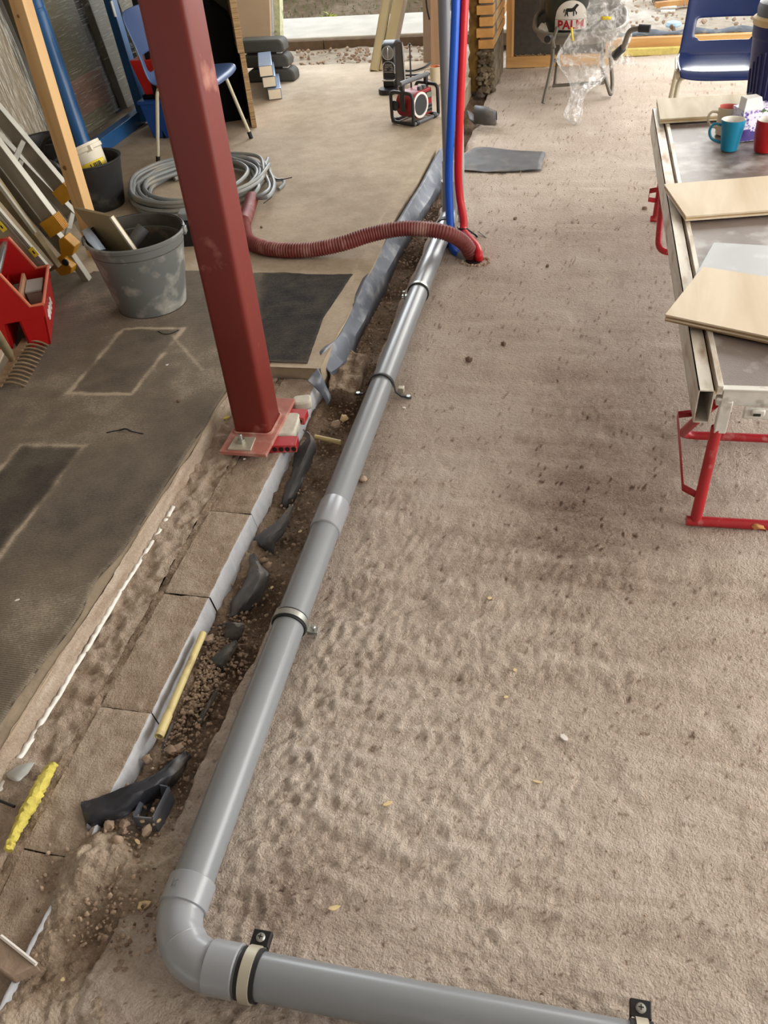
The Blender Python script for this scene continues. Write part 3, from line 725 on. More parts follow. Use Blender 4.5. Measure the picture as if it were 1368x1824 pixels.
# ------------------------------------------------------------------ lead flashing, damp-proof strips and bits in the trench
lead_pts = [((566, 640), (575, 668)), ((580, 625), (598, 640)), ((600, 602), (625, 622)), ((615, 572), (642, 600)), ((632, 540), (660, 560)), ((648, 505), (672, 525)), ((664, 468), (688, 492)), ((688, 425), (712, 446)), ((712, 396), (738, 410)), ((732, 362), (754, 372)), ((752, 326), (770, 336)), ((770, 294), (784, 302)), ((786, 268), (794, 276))]
rows = []
for i, (a, b) in enumerate(lead_pts):
    y0 = at(*a, .075); y1 = at(*b, .0)
    w = .006 * math.sin(i * 2.1)
    tp = Vector((y0.x + .004, y0.y, .078 + .008 * math.sin(i * 1.7))); bt = Vector((tp.x + .036 + .012 * math.sin(i * 1.3), tp.y - .01, -.03))
    mid = tp.lerp(bt, .5) + Vector((.016 + w, 0, .004 * math.cos(i * 2.3))); q = tp.lerp(bt, .25) + Vector((.006 - w, 0, 0))
    rows.append([tp + Vector((-.014, 0, -.004)), tp, q, mid, bt])
rows = [list(r) for r in zip(*[smooth_path(list(c), 5) for c in zip(*rows)])]
fl = mk('lead_flashing', sheet(rows), 'lead', solid=.003, origin=rows[0][2]); tag(fl, 'crinkled grey lead flashing along the broken slab edge', 'flashing')
tail = [[at(547, 678, .075), at(556, 668, .08), at(566, 655, .085)], [at(560, 690, .05), at(567, 680, .065), at(572, 668, .075)], [at(574, 705, .015), at(578, 695, .03), at(580, 686, .04)], [at(583, 722, -.01), at(587, 716, 0), at(590, 708, .0)]]
o = mk('lead_flashing', sheet([smooth_path(r, 4) for r in zip(*[smooth_path(list(c), 5) for c in zip(*tail)])]), 'lead', solid=.003, origin=tail[0][1]); tag(o, 'torn grey lead end hanging down by the broken masonry stub', 'flashing')

def strip(label, rows, m='dpc_black', z=None, name='membrane_strip'):
    R_ = [[at(px, py, zz) for px, py, zz in r] for r in rows]
    R_ = [list(c) for c in zip(*[smooth_path(list(r), 6) for r in zip(*R_)])]
    R_ = [smooth_path(r, 6) for r in R_]
    sd = len(label); R_ = [[p + Vector(((float(fbm(np.array(i * .35), np.array(k * .35), sd, 3)) - .5) * .010, (float(fbm(np.array(i * .35), np.array(k * .35), sd + 4, 3)) - .5) * .010, (float(fbm(np.array(i * .28), np.array(k * .4), sd + 8, 3)) - .5) * .018)) for k, p in enumerate(r)] for i, r in enumerate(R_)]
    o = mk(name, sheet(R_), m, solid=.0022, origin=R_[0][0]); tag(o, label, 'membrane', 'torn membrane strips in the trench'); return o
strip('long dusty black membrane strip curling beside the column base', [[(540, 765, .03), (546, 768, .06), (552, 775, .03)], [(545, 785, .0), (555, 782, .05), (563, 792, .02)], [(525, 810, -.02), (542, 812, .02), (556, 820, -.01)], [(512, 845, -.03), (527, 848, .0), (543, 850, -.02)], [(498, 885, -.03), (512, 890, -.01), (530, 880, -.03)], [(493, 897, -.05), (508, 905, -.04), (522, 893, -.05)]])
strip('dark triangular membrane flap folded over the trench edge', [[(518, 900, .0), (521, 902, .02), (523, 906, .0)], [(490, 930, -.01), (502, 932, .02), (512, 938, .0)], [(455, 955, -.02), (472, 962, .01), (492, 965, .0)], [(450, 970, -.04), (468, 980, -.03), (490, 990, -.03)]])
strip('twisted grey membrane strip with a bent upper end, mid trench', [[(444, 985, -.01), (450, 987, .0), (458, 992, -.01)], [(446, 1008, -.02), (462, 1010, .02), (474, 1018, .0)], [(440, 1030, -.01), (458, 1030, .03), (479, 1024, .01)], [(415, 1070, -.02), (438, 1065, .02), (468, 1055, -.01)], [(396, 1098, -.04), (420, 1098, -.02), (455, 1080, -.04)]])
strip('membrane loop curled upright beside the pipe clamp', [[(386, 1112, -.01), (398, 1113, .01), (410, 1113, .0)], [(400, 1112, .01), (418, 1112, .04), (434, 1113, .02)], [(402, 1130, -.02), (416, 1128, .01), (430, 1130, .0)], [(398, 1148, -.03), (408, 1146, -.02), (420, 1148, -.03)]])
strip('lower membrane strip half buried in gravel', [[(420, 1140, .0), (422, 1143, .01), (424, 1146, .0)], [(395, 1155, -.01), (406, 1160, .02), (414, 1166, .0)], [(370, 1175, -.02), (388, 1182, .01), (402, 1188, -.01)], [(360, 1190, -.04), (380, 1198, -.03), (398, 1200, -.04)]])
strip('narrow membrane edge showing along the screed', [[(384, 1232, .0), (386, 1234, .01), (387, 1238, -.02)], [(366, 1258, .0), (371, 1262, .0), (373, 1268, -.03)], [(350, 1285, -.01), (356, 1292, -.01), (358, 1296, -.04)]])
strip('grey membrane sliver beneath the yellow conduit', [[(316, 1250, -.02), (320, 1254, -.01), (324, 1258, -.02)], [(304, 1285, -.03), (309, 1288, -.01), (314, 1290, -.03)], [(278, 1340, -.03), (284, 1345, -.02), (291, 1348, -.03)]])
strip('wide shiny black membrane sheet lying across the trench by the steel duct', [[(334, 1340, .0), (336, 1343, .0), (338, 1350, -.03)], [(292, 1368, .03), (306, 1378, .03), (314, 1395, -.02)], [(240, 1396, .05), (252, 1412, .05), (262, 1432, .01)], [(190, 1415, .045), (205, 1440, .05), (222, 1455, .03)], [(150, 1428, .04), (160, 1462, .045), (188, 1468, .02)], [(148, 1440, .035), (156, 1475, .03), (167, 1502, .0)]], 'dpc_sheet')
# rectangular grey duct end
t = thing('duct_end', 'open rectangular grey steel duct end sticking out of the soil', 'duct', at(265, 1440, 0))
a, b, c, d = at(235, 1455, .035), at(272, 1458, .035), at(301, 1400, .035), at(264, 1393, .035)
for p, q in ((a, b), (b, c), (c, d), (d, a)):
    n_ = (q - p).normalized(); s_ = Vector((-n_.y, n_.x, 0)) * .0025
    mk('duct_wall', prism([p, q, q + s_, p + s_], (0, 0, -.055)), 'lead', t)
# yellow conduit and foam, brick, film
t = thing('conduit', 'pale yellow plastic conduit length lying against the block face', 'conduit', at(320, 1240, 0))
ca, cb = at(362, 1128, .03), at(283, 1312, .03)
mk('conduit_tube', pipe_wall([ca, ca.lerp(cb, .5), cb], .0085, .0014, 18), 'conduit_yellow', t)
mk('socket', pipe_wall([cb + (ca - cb).normalized() * .055, cb], .0102, .0014, 18), 'conduit_yellow', t)
t = thing('conduit', 'short cream conduit stub crossing the trench beside the column', 'conduit', at(585, 783, 0))
mk('conduit_tube', pipe_wall([at(561, 778, .0), at(607, 788, -.01)], .0075, .0013, 14), 'conduit_yellow', t)
fo = smooth_path([at(98, 1360, .05), at(80, 1385, .05), at(62, 1420, .05), at(42, 1455, .05), at(25, 1490, .05), at(14, 1515, .05)], 8)
V, F = tube(fo, [.004 + .010 * math.sin(min(1, k / len(fo) * 1.15 + .12) * 2.7) for k in range(len(fo))], 10)
V = [v + Vector((random.uniform(-.002, .002), random.uniform(-.002, .002), random.uniform(-.002, .002))) for v in V]
o = mk('foam_strip', (V, F), 'foam_yellow', origin=fo[20]); tag(o, 'torn yellow foam strip lying on the mortar bed', 'foam')
fm = [[at(30, 1365, .045), at(45, 1360, .055), at(62, 1358, .048)], [at(10, 1378, .045), at(28, 1385, .052), at(50, 1378, .048)], [at(12, 1385, .045), at(30, 1392, .055), at(44, 1384, .046)]]
o = mk('film_scrap', sheet([smooth_path(r, 5) for r in fm]), 'pvc_pale', solid=.001, origin=fm[1][1]); tag(o, 'crumpled translucent film scrap at the foot of the slab edge', 'film')
o = mk('iron_rod', tube([at(-20, 1418, .05), at(26, 1437, .045)], .003, 8), 'rubber_black', origin=at(10, 1430, .04)); tag(o, 'short dark rod end on the mortar bed at the left edge', 'rod')
bk = [at(-40, 1655, .055), at(2, 1668, .055), at(65, 1718, .05), at(18, 1741, .05), at(-40, 1700, .055)]
t = thing('brick_piece', 'broken tile piece with a pale face at the lower left corner', 'brick', bk[2] * .5 + bk[4] * .5)
mk('tile_body', prism(bk, (0, 0, -.028)), 'mortar_stub', t, bevel=.003)
mk('pale_edge', tube([bk[1] + Vector((0, 0, .001)), bk[2] + Vector((0, 0, .001))], .0035, 6), 'white_chip', t, label='pale broken edge')

# flat black membrane pieces on the far floor
flat = [(700, 262), (790, 306), (965, 303), (972, 272), (850, 262), (822, 277)]
rows = [[(786, 300, .006), (880, 306, .004), (964, 303, .004)], [(800, 292, .010), (885, 292, .018), (966, 294, .006)], [(810, 284, .012), (880, 283, .020), (968, 285, .010)], [(828, 274, .016), (890, 275, .016), (970, 277, .008)], [(848, 262, .006), (905, 266, .006), (972, 271, .004)]]
o = strip('flat dark membrane sheet lying on the floor behind the pipes', rows, 'dpc_black', name='membrane_sheet')
t = thing('membrane_roll', 'curled offcut of dark membrane at the foot of the brick pier', 'membrane', at(858, 210, 0))
rr_ = []
for k in range(15):
    a = -.4 + k / 14 * 4.2; u = at(846, 205, .055); v = at(884, 212, .05)
    o1 = Vector((0, math.cos(a) * .05, math.sin(a) * .052)); rr_.append([u + o1, u.lerp(v, .5) + o1 * 1.05, v + o1 * .8])
mk('roll', sheet(rr_), 'dpc_black', t, solid=.003)
mk('flap', sheet([[at(832, 196, .03), at(840, 200, .02)], [at(836, 212, .02), at(848, 210, .02)], [at(845, 222, .004), at(856, 218, .006)]]), 'dpc_black', t, solid=.003)
mk('flap', sheet([[at(846, 204, .025), at(868, 208, .02), at(885, 210, .02)], [at(852, 214, .01), at(870, 218, .008), at(884, 222, .004)]]), 'dpc_black', t, solid=.003)

# gravel and soil crumbs (uncountable), larger stones one by one
bits = []; rg = random.Random(5)
for k in range(2600):
    y = .52 + (rg.random() ** 1.5) * 3.6; x = rg.uniform(-.832, -.690)
    if y < .75: x = rg.uniform(-.86, -.64)
    s = rg.choice((.0018, .0022, .003, .004, .005)) * (1 + .1 * y)
    z = -.036 + .012 * rg.random() + (.035 * (1 - min(1, max(0, (y - .62) / .28)))) + .028 * math.exp(-((x + .775) / .05) ** 2 - ((y - 1.10) / .16) ** 2)
    bits.append(rock((x, y, z), s, k, 1))
for k in range(1100):
    y = rg.gauss(1.12, .13); x = rg.gauss(-.775, .028)
    if not -.83 < x < -.70: continue
    bits.append(rock((x, y, -.030 + .030 * math.exp(-((x + .775) / .05) ** 2 - ((y - 1.10) / .16) ** 2) + .008 * rg.random()), rg.uniform(.0025, .0062), 9000 + k, 1))
for k in range(500):
    y = rg.gauss(.66, .06); x = rg.gauss(-.80, .05); bits.append(rock((x, y, .012 + .016 * rg.random()), rg.uniform(.002, .006), 12000 + k, 1))
rg.shuffle(bits); tone_split = int(len(bits) * .8)
o = mk('gravel', join(*bits), 'stone_tan', smooth=0, kind='stuff'); o['label'] = 'pale gravel and soil crumbs strewn along the trench bottom'; o['category'] = 'gravel'
o.data.materials.append(MATS['stone_dark'])
_nf = sum(len(b[1]) for b in bits[:tone_split]); o.data.polygons.foreach_set('material_index', np.array([0 if i < _nf else 1 for i in range(len(o.data.polygons))], np.int32))
bits = []
for k in range(900):
    y = .5 + rg.random() ** 1.3 * 5.0; x = rg.uniform(-.55, .6 + .12 * y); bits.append(rock((x, y, .004), rg.choice((.0012, .0016, .0022)) * (1 + .18 * y), 4000 + k, 1))
o = mk('floor_grit', join(*bits), 'stone_tan', smooth=0, kind='stuff'); o['label'] = 'fine tan grit scattered over the rough screed'; o['category'] = 'grit'
ST = [(835, 640, 0, .012, 'dark brown stone on the screed, right of the grey pipe', 'stone_dark'), (897, 612, 0, .010, 'small dark stone beyond the brown one on the screed', 'stone_dark'), (646, 853, 0, .016, 'tan clod lying right against the grey pipe', 'stone_tan'),
      (965, 1773, 0, .006, 'tiny dark stone near the cross pipe', 'stone_dark'), (975, 474, 0, .009, 'dark pebble far right of the pipe hole', 'stone_dark'), (918, 390, 0, .011, 'dark pebble behind the red pipe on the floor', 'stone_dark'),
      (1148, 372, 0, .012, 'dark pebble beside the far red table foot', 'stone_dark'), (385, 1020, .03, .0, '', ''), (222, 1468, .02, .013, 'grey clod in front of the steel duct', 'stone_tan'), (262, 1390 + 90, .02, .012, 'clod leaning on the front of the steel duct', 'stone_tan'),
      (318, 1332, .0, .012, 'clod above the black membrane sheet, rightmost of three', 'stone_tan'), (305, 1335, .0, .014, 'clod above the black membrane sheet, middle of three', 'stone_tan'), (262, 1352, .0, .012, 'clod between block face and black sheet', 'stone_tan'),
      (372, 1138, .0, .013, 'pinkish stone at the top end of the yellow conduit', 'stone_tan'), (470, 998, .0, .011, 'pink pebble beneath the triangular membrane flap', 'stone_tan'), (478, 1008, -.01, .012, 'tan clod just below the pink pebble', 'stone_tan'),
      (612, 745, 0, .012, 'yellowish stone in the trench right of the rear packer', 'foam_chip'), (598, 755, -.02, .016, 'brown clod left of the yellowish stone', 'stone_tan'), (347, 716, SLAB_Z, .0, '', ''), (318, 716, SLAB_Z, .010, 'black crumb on the carpet left of the column', 'stone_dark'),
      (466, 405, SLAB_Z, .009, 'orange brown pebble on the concrete inside the hose bend', 'stone_dark'), (345, 1000, .03, .0, '', ''), (370, 1520, 0, .006, 'tiny tan pebble beside the grey pipe', 'stone_tan'), (195, 1470, .02, .012, 'pale clod under the tip of the black sheet', 'stone_tan'), (210, 1500, .02, .018, 'large grey clod in the dug soil', 'stone_tan'), (190, 1518, .015, .015, 'grey clod left of the large one in the dug soil', 'stone_tan'), (238, 1540, .01, .012, 'tan clod below the steel duct', 'stone_tan')]
for k, (px, py, z, s, lab, mm) in enumerate(ST):
    if s == 0: continue
    p = at(px, py, z + s * .4); o = mk('stone', rock(p, s, 900 + k, 2), mm, origin=p, smooth=50); tag(o, lab, 'stone', 'loose stones')
def chip(px, py, z, L, W, ang, lab, m, name='chip'):
    p = at(px, py, z + .003); e = Vector((math.cos(ang), math.sin(ang), 0)); f = Vector((-e.y, e.x, 0)); rg = random.Random(px)
    poly = [p + e * L * u + f * W * v for u, v in ((-.5, -.2), (-.2, -.5), (.3, -.35), (.5, .1), (.15, .45), (-.35, .35))]
    poly = [q + Vector((rg.uniform(-1, 1), rg.uniform(-1, 1), 0)) * W * .12 for q in poly]
    o = mk(name, prism(poly, (0, 0, W * .3)), m, origin=p, bevel=.0006); tag(o, lab, 'chip', 'loose chips'); return o
chip(355, 1612, 0, .030, .011, 1.0, 'pale foam chip right beside the elbow collar', 'foam_chip')
chip(596, 1617, 0, .024, .009, .4, 'pale foam chip on the screed right of the elbow', 'foam_chip')
chip(690, 1432, 0, .020, .010, .5, 'cream foam chip in the middle of the near floor', 'foam_chip')
chip(957, 1393, 0, .020, .006, -.2, 'thin wooden sliver on the near right floor', 'foam_chip')
chip(1005, 1316, 0, .020, .014, -.9, 'torn white paper chip on the near right floor', 'white_chip')
chip(258, 1612, .0, .026, .014, .5, 'tan foam chip on the soil left of the elbow', 'foam_chip')
chip(157, 1576, .01, .014, .010, .2, 'yellow chip on the dug soil at lower left', 'foam_yellow')
chip(112, 1745, .01, .008, .008, .2, 'small pale chip near the tile piece', 'foam_chip')
chip(901, 1242, 0, .010, .007, .3, 'small cream chip right of the pipe clamp', 'foam_chip')
chip(916, 1194, 0, .010, .008, 1.3, 'small cream chip above another one on the mid floor', 'foam_chip')
chip(872, 1066, 0, .012, .010, .1, 'cream chip in the middle of the screed', 'foam_chip')
chip(720, 727, 0, .012, .010, .1, 'white chip right of the grey pipe near the black band', 'white_chip')
chip(1272, 818, 0, .012, .008, 1.1, 'white chip under the work platform', 'white_chip')
chip(300, 651, SLAB_Z, .018, .012, .4, 'white chip on the carpet near the upper dust rectangle', 'white_chip')
chip(32, 1070, SLAB_Z, .014, .010, .4, 'white chip on the carpet at the left edge', 'white_chip')
chip(535, 947, -.02, .014, .010, .8, 'pale chip in the trench beside the pipe coupling', 'foam_chip')
chip(484, 1047, -.02, .010, .009, .8, 'round cream chip in the trench below the twisted strip', 'foam_chip')
chip(403, 745, .035, .022, .014, .8, 'yellow foam bit left of the column base plate', 'foam_yellow')
chip(435, 818, .045, .008, .007, .2, 'white crumb in front of the column base plate', 'white_chip')
chip(283, 1462, .02, .010, .008, .9, 'cream crumb right of the steel duct', 'foam_chip')
chip(245, 1500, .02, .016, .007, -.7, 'pale leaf-like chip below the steel duct', 'foam_chip')
def crumb_line(px, py, n, L, ang):
    pass
o = mk('twig', tube(smooth_path([at(190, 771, SLAB_Z + .006), at(210, 767, SLAB_Z + .006), at(224, 764, SLAB_Z + .012), at(236, 769, SLAB_Z + .006), at(255, 773, SLAB_Z + .006)], 5), .0026, 6), 'rubber_black', origin=at(224, 768, SLAB_Z)); tag(o, 'bent dark wire lying on the carpet between the dust rectangles', 'wire')
o = mk('twig', tube(smooth_path([at(282, 590, SLAB_Z + .006), at(292, 595, SLAB_Z + .006), at(305, 594, SLAB_Z + .006), at(318, 588, SLAB_Z + .006)], 5), .002, 6), 'rubber_black', origin=at(300, 592, SLAB_Z)); tag(o, 'thin dark wire at the top of the upper dust rectangle', 'wire')
# dry leaf under the work platform
lf = [[at(1325, 934, .004), at(1340, 928, .02), at(1352, 930, .012)], [at(1330, 940, .004), at(1348, 936, .026), at(1366, 938, .014)], [at(1345, 944, .004), at(1355, 942, .018), at(1367, 944, .006)]]
mat('dry_leaf', (196, 140, 84), 0.8, var=0.25, scale=40)
o = mk('dry_leaf', sheet([smooth_path(r, 4) for r in lf]), 'dry_leaf', solid=.001, origin=lf[1][1]); tag(o, 'curled orange dry leaf by the red foot of the work platform', 'leaf')

# ------------------------------------------------------------------ work platform on red folding legs
mat('alu_worn', (206, 200, 188), 0.5, metal=0.35, var=0.12, scale=30, dirt=((150, 122, 92), 0.35, 22), stretch=(1, .3, 1))
mat('alu_white', (214, 212, 206), 0.5, metal=0.2, var=0.08, scale=30, dirt=((150, 140, 124), 0.2, 24))
mat('deck_film', (112, 100, 94), 0.40, var=0.12, scale=16, dirt=((168, 164, 162), 0.42, 11), bump=0.15, bscale=300)
mat('leg_red', (170, 34, 42), 0.42, var=0.1, scale=14, dirt=((196, 120, 116), 0.12, 30))
wood('plywood_face', (222, 208, 184), (202, 182, 152), scale=6, axis=(1, .12, 1))
wood('plywood_edge', (196, 164, 118), (120, 88, 56), scale=10, axis=(.6, .6, 30))
wood('plywood_pale', (214, 202, 176), (176, 158, 124), scale=8, axis=(1, .10, 1))
mat('acrylic', (156, 160, 162), 0.35, var=0.05, dirt=((190, 194, 194), 0.2, 10))
O = Vector((.277, 1.776, 0)); uu = Vector((-.042, 2.22, 0)).normalized(); vv = Vector((uu.y, -uu.x, 0)); PLM = frame(O, vv, uu)
TH = .42; TL = 2.235; TW = .60
t = thing('work_platform', 'low metal work platform with a worn dark deck and red folding legs', 'work platform', O + vv * .3 + uu * 1.1)
def loc(vf): return xf(vf, PLM)
deck = mk('deck', loc(box((TW / 2, TL / 2, TH - .012), (TW - .11, TL - .03, .016))), 'deck_film', t)
for s in (0, 1):
    x0 = .0 if s == 0 else TW - .036
    r = join(box((x0 + .0015, TL / 2, TH - .052), (.003, TL, .088)), box((x0 + .0345, TL / 2, TH - .052), (.003, TL, .088)), box((x0 + .018, TL / 2, TH - .0095), (.036, TL, .003)), box((x0 + .018, TL / 2, TH - .0945), (.036, TL, .003)))
    rail = mk('side_rail', loc(r), 'alu_worn', t)
    xs_ = .047 if s == 0 else TW - .047
    mk('edge_strip', loc(box((xs_, TL / 2, TH - .006), (.013, TL - .006, .016))), 'alu_worn', t, bevel=.001)
    mk('groove', loc(box((.0385 if s == 0 else TW - .0385, TL / 2, TH - .016), (.006, TL - .01, .008))), 'plywood_edge', t)
for b0 in (.008, TL - .008):
    mk('end_rail', loc(join(box((TW / 2 + .005, b0, TH - .028), (TW - .10, .012, .040)), box((TW / 2, b0, TH - .005), (TW - .10, .020, .004)))), 'alu_white', t, bevel=.001)
la = mk('latch', loc(join(box((.135, -.006, TH - .060), (.062, .010, .030)), box((.135, -.013, TH - .055), (.030, .008, .018)))), 'alu_white', t, bevel=.004)
mk('latch_slot', loc(box((.132, -.0178, TH - .058), (.016, .002, .006))), 'rubber_black', la)
def legset(b0, sgn, name):
    L = lambda *p: PLM @ Vector(p)
    lf_ = mk('leg_frame', tube([L(.058, b0, TH - .115), L(.052, b0, .02)], [.0135, .0145], 14), 'leg_red', t)
    mk('leg_bracket', join(bar(L(.066, b0 - .006 * sgn, TH - .035), L(.064, b0 - .004 * sgn, TH - .125), .028, .018, side=vv), box(tuple(L(.058, b0, TH - .040)), (.03, .02, .02))), 'alu_white', lf_, bevel=.003)
    mk('leg_frame', tube([L(TW - .058, b0, TH - .05), L(TW - .052, b0, .02)], .0140, 14), 'leg_red', t)
    mk('foot_bar', tube([L(.030, b0, .0135), L(TW - .03, b0, .0135)], .0135, 14), 'leg_red', t)
    c = b0 + sgn * .375
    mk('brace', tube(fillet([L(.052, b0 + sgn * .06, TH - .09), L(.040, c, .022), L(TW - .040, c, .022), L(TW - .052, b0 + sgn * .06, TH - .09)], .05, 6), .0125, 12), 'leg_red', t)
    k = [L(.052, b0 + sgn * .20, .215), L(-.004, b0 + sgn * .20, .205), L(.010, b0 + sgn * .02, .105), L(.052, b0 + sgn * .003, .092)]
    rows_ = [[p + Vector((0, 0, .010)), p - Vector((0, 0, .010))] for p in k]
    mk('brace_handle', sheet(rows_), 'leg_red', t, solid=.003)
legset(.012, 1, 'near'); legset(TL - .19, -1, 'far')

def board(name, label, cat, pts, z, th, mface, medge, plies, group=None):
    P = [at(px, py, z) if not isinstance(px, Vector) else px for px, py in pts]
    t = thing(name, label, cat, sum(P, Vector()) / len(P) - Vector((0, 0, th)), group)
    n = plies
    mk('face_veneer', prism([p + Vector((0, 0, 0)) for p in P], (0, 0, -th / n)), mface, t)
    c = sum(P, Vector()) / len(P)
    for k in range(1, n):
        Q = [p + (c - p).normalized() * (.0015 * (k % 2)) for p in P]
        mk('ply_layer', prism([q + Vector((0, 0, -th * k / n)) for q in Q], (0, 0, -th / n)), medge if k % 2 else mface, t)
    return t
G = 'plywood offcuts on the work platform'
def ext(a, b, k): return (a[0] + (b[0] - a[0]) * k, a[1] + (b[1] - a[1]) * k)
board('plywood_board', 'far plywood offcut lying across the end of the work platform', 'board', [(1176, 212), ext((1176, 212), (1310, 204), 2.2), ext((1170, 176), (1310, 168), 2.1), (1170, 176)], TH + .022, .018, MATS['plywood_pale'], MATS['plywood_edge'], 3, G)
board('plywood_board', 'middle plywood offcut lying across the work platform', 'board', [(1222, 385), ext((1222, 385), (1368, 374), 1.9), ext((1183, 328), (1368, 313), 1.7), (1183, 328)], TH + .020, .016, MATS['plywood_face'], MATS['plywood_edge'], 3, G)
npts = [(1185, 560), ext((1185, 560), (1368, 599), 1.8), ext((1252, 475), (1368, 493), 2.4), (1252, 475)]
board('plywood_board', 'lower plywood offcut of the near pair on the work platform', 'board', [(1184, 566), ext((1184, 566), (1368, 606), 1.8), ext((1252, 479), (1368, 497), 2.4), (1252, 479)], TH + .013, .0095, MATS['plywood_face'], MATS['plywood_edge'], 2, G)
board('plywood_board', 'upper plywood offcut of the near pair on the work platform', 'board', npts, TH + .0235, .0095, MATS['plywood_face'], MATS['plywood_edge'], 2, G)
P = [at(1234, 500, TH + .002), at(1500, 520, TH + .002), at(1460, 445, TH + .002), at(1271, 434, TH + .002)]
o = mk('clear_sheet', prism(P, (0, 0, .004)), 'acrylic', origin=P[0], bevel=.0006); tag(o, 'grey translucent plastic sheet under the near plywood offcuts', 'sheet')

# ------------------------------------------------------------------ mugs, carton and water jug
mat('glaze_white', (226, 222, 214), 0.25, var=0.03); mat('glaze_teal', (18, 128, 164), 0.35, var=0.06); mat('glaze_red', (168, 14, 22), 0.3, var=0.05)
mat('glaze_pink', (206, 112, 100), 0.3); mat('glaze_orange', (206, 124, 66), 0.4); mat('glaze_cream', (222, 208, 180), 0.4)
def mug(label, c, h, r0, r1, mo, mi, ang, group='mugs on the work platform', belly=0.0):
    c = Vector(c); t = thing('mug', label, 'mug', c, group)
    N = 9; prof = [(r0 * .9, 0), (r0, .003)] + [(r0 + (r1 - r0) * k / N + belly * math.sin(math.pi * k / N), .003 + (h - .004) * k / N) for k in range(1, N + 1)]
    body = mk('body', lathe_open(prof + [(r1 - .002, h + .0)], 32, Matrix.Translation(c)), mo, t)
    V = lathe(prof[:1], 32, c)
    inn = [(r1 - .001, h), (r1 - .0045, h - .002)] + [(max(.004, r0 + (r1 - r0) * k / N - .005 + belly * math.sin(math.pi * k / N)), .006 + (h - .008) * k / N) for k in range(N - 1, -1, -1)] + [(.0005, .006)]
    mk('inside', lathe_open(inn, 32, Matrix.Translation(c)), mi, t)
    e = Vector((math.cos(ang), math.sin(ang), 0))
    pts = [c + e * (r1 - .005) + Vector((0, 0, h * .80)), c + e * (r1 + .022) + Vector((0, 0, h * .84)), c + e * (r1 + .034) + Vector((0, 0, h * .62)), c + e * (r1 + .022) + Vector((0, 0, h * .36)), c + e * (r0 + (r1 - r0) * .25 - .003) + Vector((0, 0, h * .24))]
    mk('handle', tube(smooth_path(pts, 6), .0048, 10, squash=1.0), mo, t)
    return t
mug('teal mug with a white inside, front one on the work platform', at(1298, 267, TH), .107, .030, .0425, 'glaze_teal', 'glaze_white', 3.05)
mug('red mug at the right edge of the work platform', at(1360, 269, TH), .108, .034, .041, 'glaze_red', 'glaze_white', .3, belly=.004)
mug('cream mug with a pink inside, behind the teal mug', at(1291, 238, TH), .098, .036, .0385, 'glaze_cream', 'glaze_pink', 3.3)
mug('cream mug with an orange inside on the concrete behind the radio', at(776, 150, SLAB_Z), .105, .030, .036, 'glaze_cream', 'glaze_orange', 3.1, group=None)
# carton with lavender print
def carton_mat():
    m = mat('carton_print', (224, 222, 232), 0.45); nt = m.node_tree; b = nt.nodes['Principled BSDF']; L = nt.links.new
    tc = nt.nodes.new('ShaderNodeTexCoord'); v = nt.nodes.new('ShaderNodeTexVoronoi'); v.inputs['Scale'].default_value = 90
    n = nt.nodes.new('ShaderNodeTexNoise'); n.inputs['Scale'].default_value = 22; n.inputs['Detail'].default_value = 4
    L(tc.outputs['Object'], v.inputs['Vector']); L(tc.outputs['Object'], n.inputs['Vector'])
    k = nt.nodes.new('ShaderNodeMath'); k.operation = 'MULTIPLY_ADD'; L(v.outputs['Distance'], k.inputs[0]); k.inputs[1].default_value = -.55; L(n.outputs[0], k.inputs[2])
    r = nt.nodes.new('ShaderNodeValToRGB'); e = r.color_ramp.elements
    e[0].position = .20; e[0].color = lin((226, 224, 236)) + (1,); e[1].position = .42; e[1].color = lin((84, 60, 140)) + (1,)
    x = e.new(.31); x.color = lin((168, 152, 206)) + (1,)
    L(k.outputs[0], r.inputs[0]); L(r.outputs[0], b.inputs['Base Color'])
carton_mat()
mat('leaf_green', (70, 100, 50), 0.6, var=0.2); mat('print_violet', (70, 52, 130), 0.5); mat('glaze_paper', (222, 220, 216), 0.5)
cc = at(1338, 252, TH); ccM = frame(cc, (.93, .36, 0))
t = thing('carton', 'white and purple lavender printed carton standing behind the mugs', 'carton', cc)
body = mk('box_body', xf(box((.02, .05, .055), (.13, .085, .11)), ccM), 'carton_print', t, bevel=.001)
mk('torn_flap', xf(prism([(-.047, .006, .108), (-.040, .012, .150), (.018, .012, .150), (.030, .006, .108)], (0, .045, 0)), ccM), 'glaze_paper', t, bevel=.002, label='white raised opening of the carton')
mk('emblem', xf(rbox((-.022, .0068, .03), (.030, .0016, .024), .0006), ccM), 'print_violet', body)
mk('printed_band', xf(prism([(-.0455, .0066, .002), (.085, .0066, .002), (.085, .0066, .012), (.03, .0066, .030), (-.0455, .0066, .040)], (0, .0008, 0)), ccM), 'print_violet', body, smooth=0)
for q, (x, z) in enumerate(((.055, .098), (.030, .100), (.062, .075))):
    mk('printed_leaf', xf(prism([(x - .012, .0062, z), (x, .0062, z + .009), (x + .014, .0062, z + .002), (x, .0062, z - .004)], (0, .001, 0)), ccM), 'leaf_green', body, smooth=0)
mat('jug_navy', (34, 40, 92), 0.35, var=0.08, scale=6, dirt=((70, 64, 88), 0.2, 6)); mat('jug_tan', (196, 170, 122), 0.5); mat('jug_lid', (92, 96, 102), 0.5)
jc = at(1366, 192, TH + .022); jc.x += .012
t = thing('water_jug', 'navy blue ribbed water jug with a tan rim at the right edge', 'jug', jc)
mk('body', lathe([(.082, 0), (.092, .006), (.094, .012), (.112, .250), (.114, .256), (.116, .262), (.117, .300)], 40, jc), 'jug_navy', t)
mk('rim_band', lathe([(.118, .300), (.121, .304), (.121, .322), (.112, .330)], 40, jc), 'jug_tan', t)
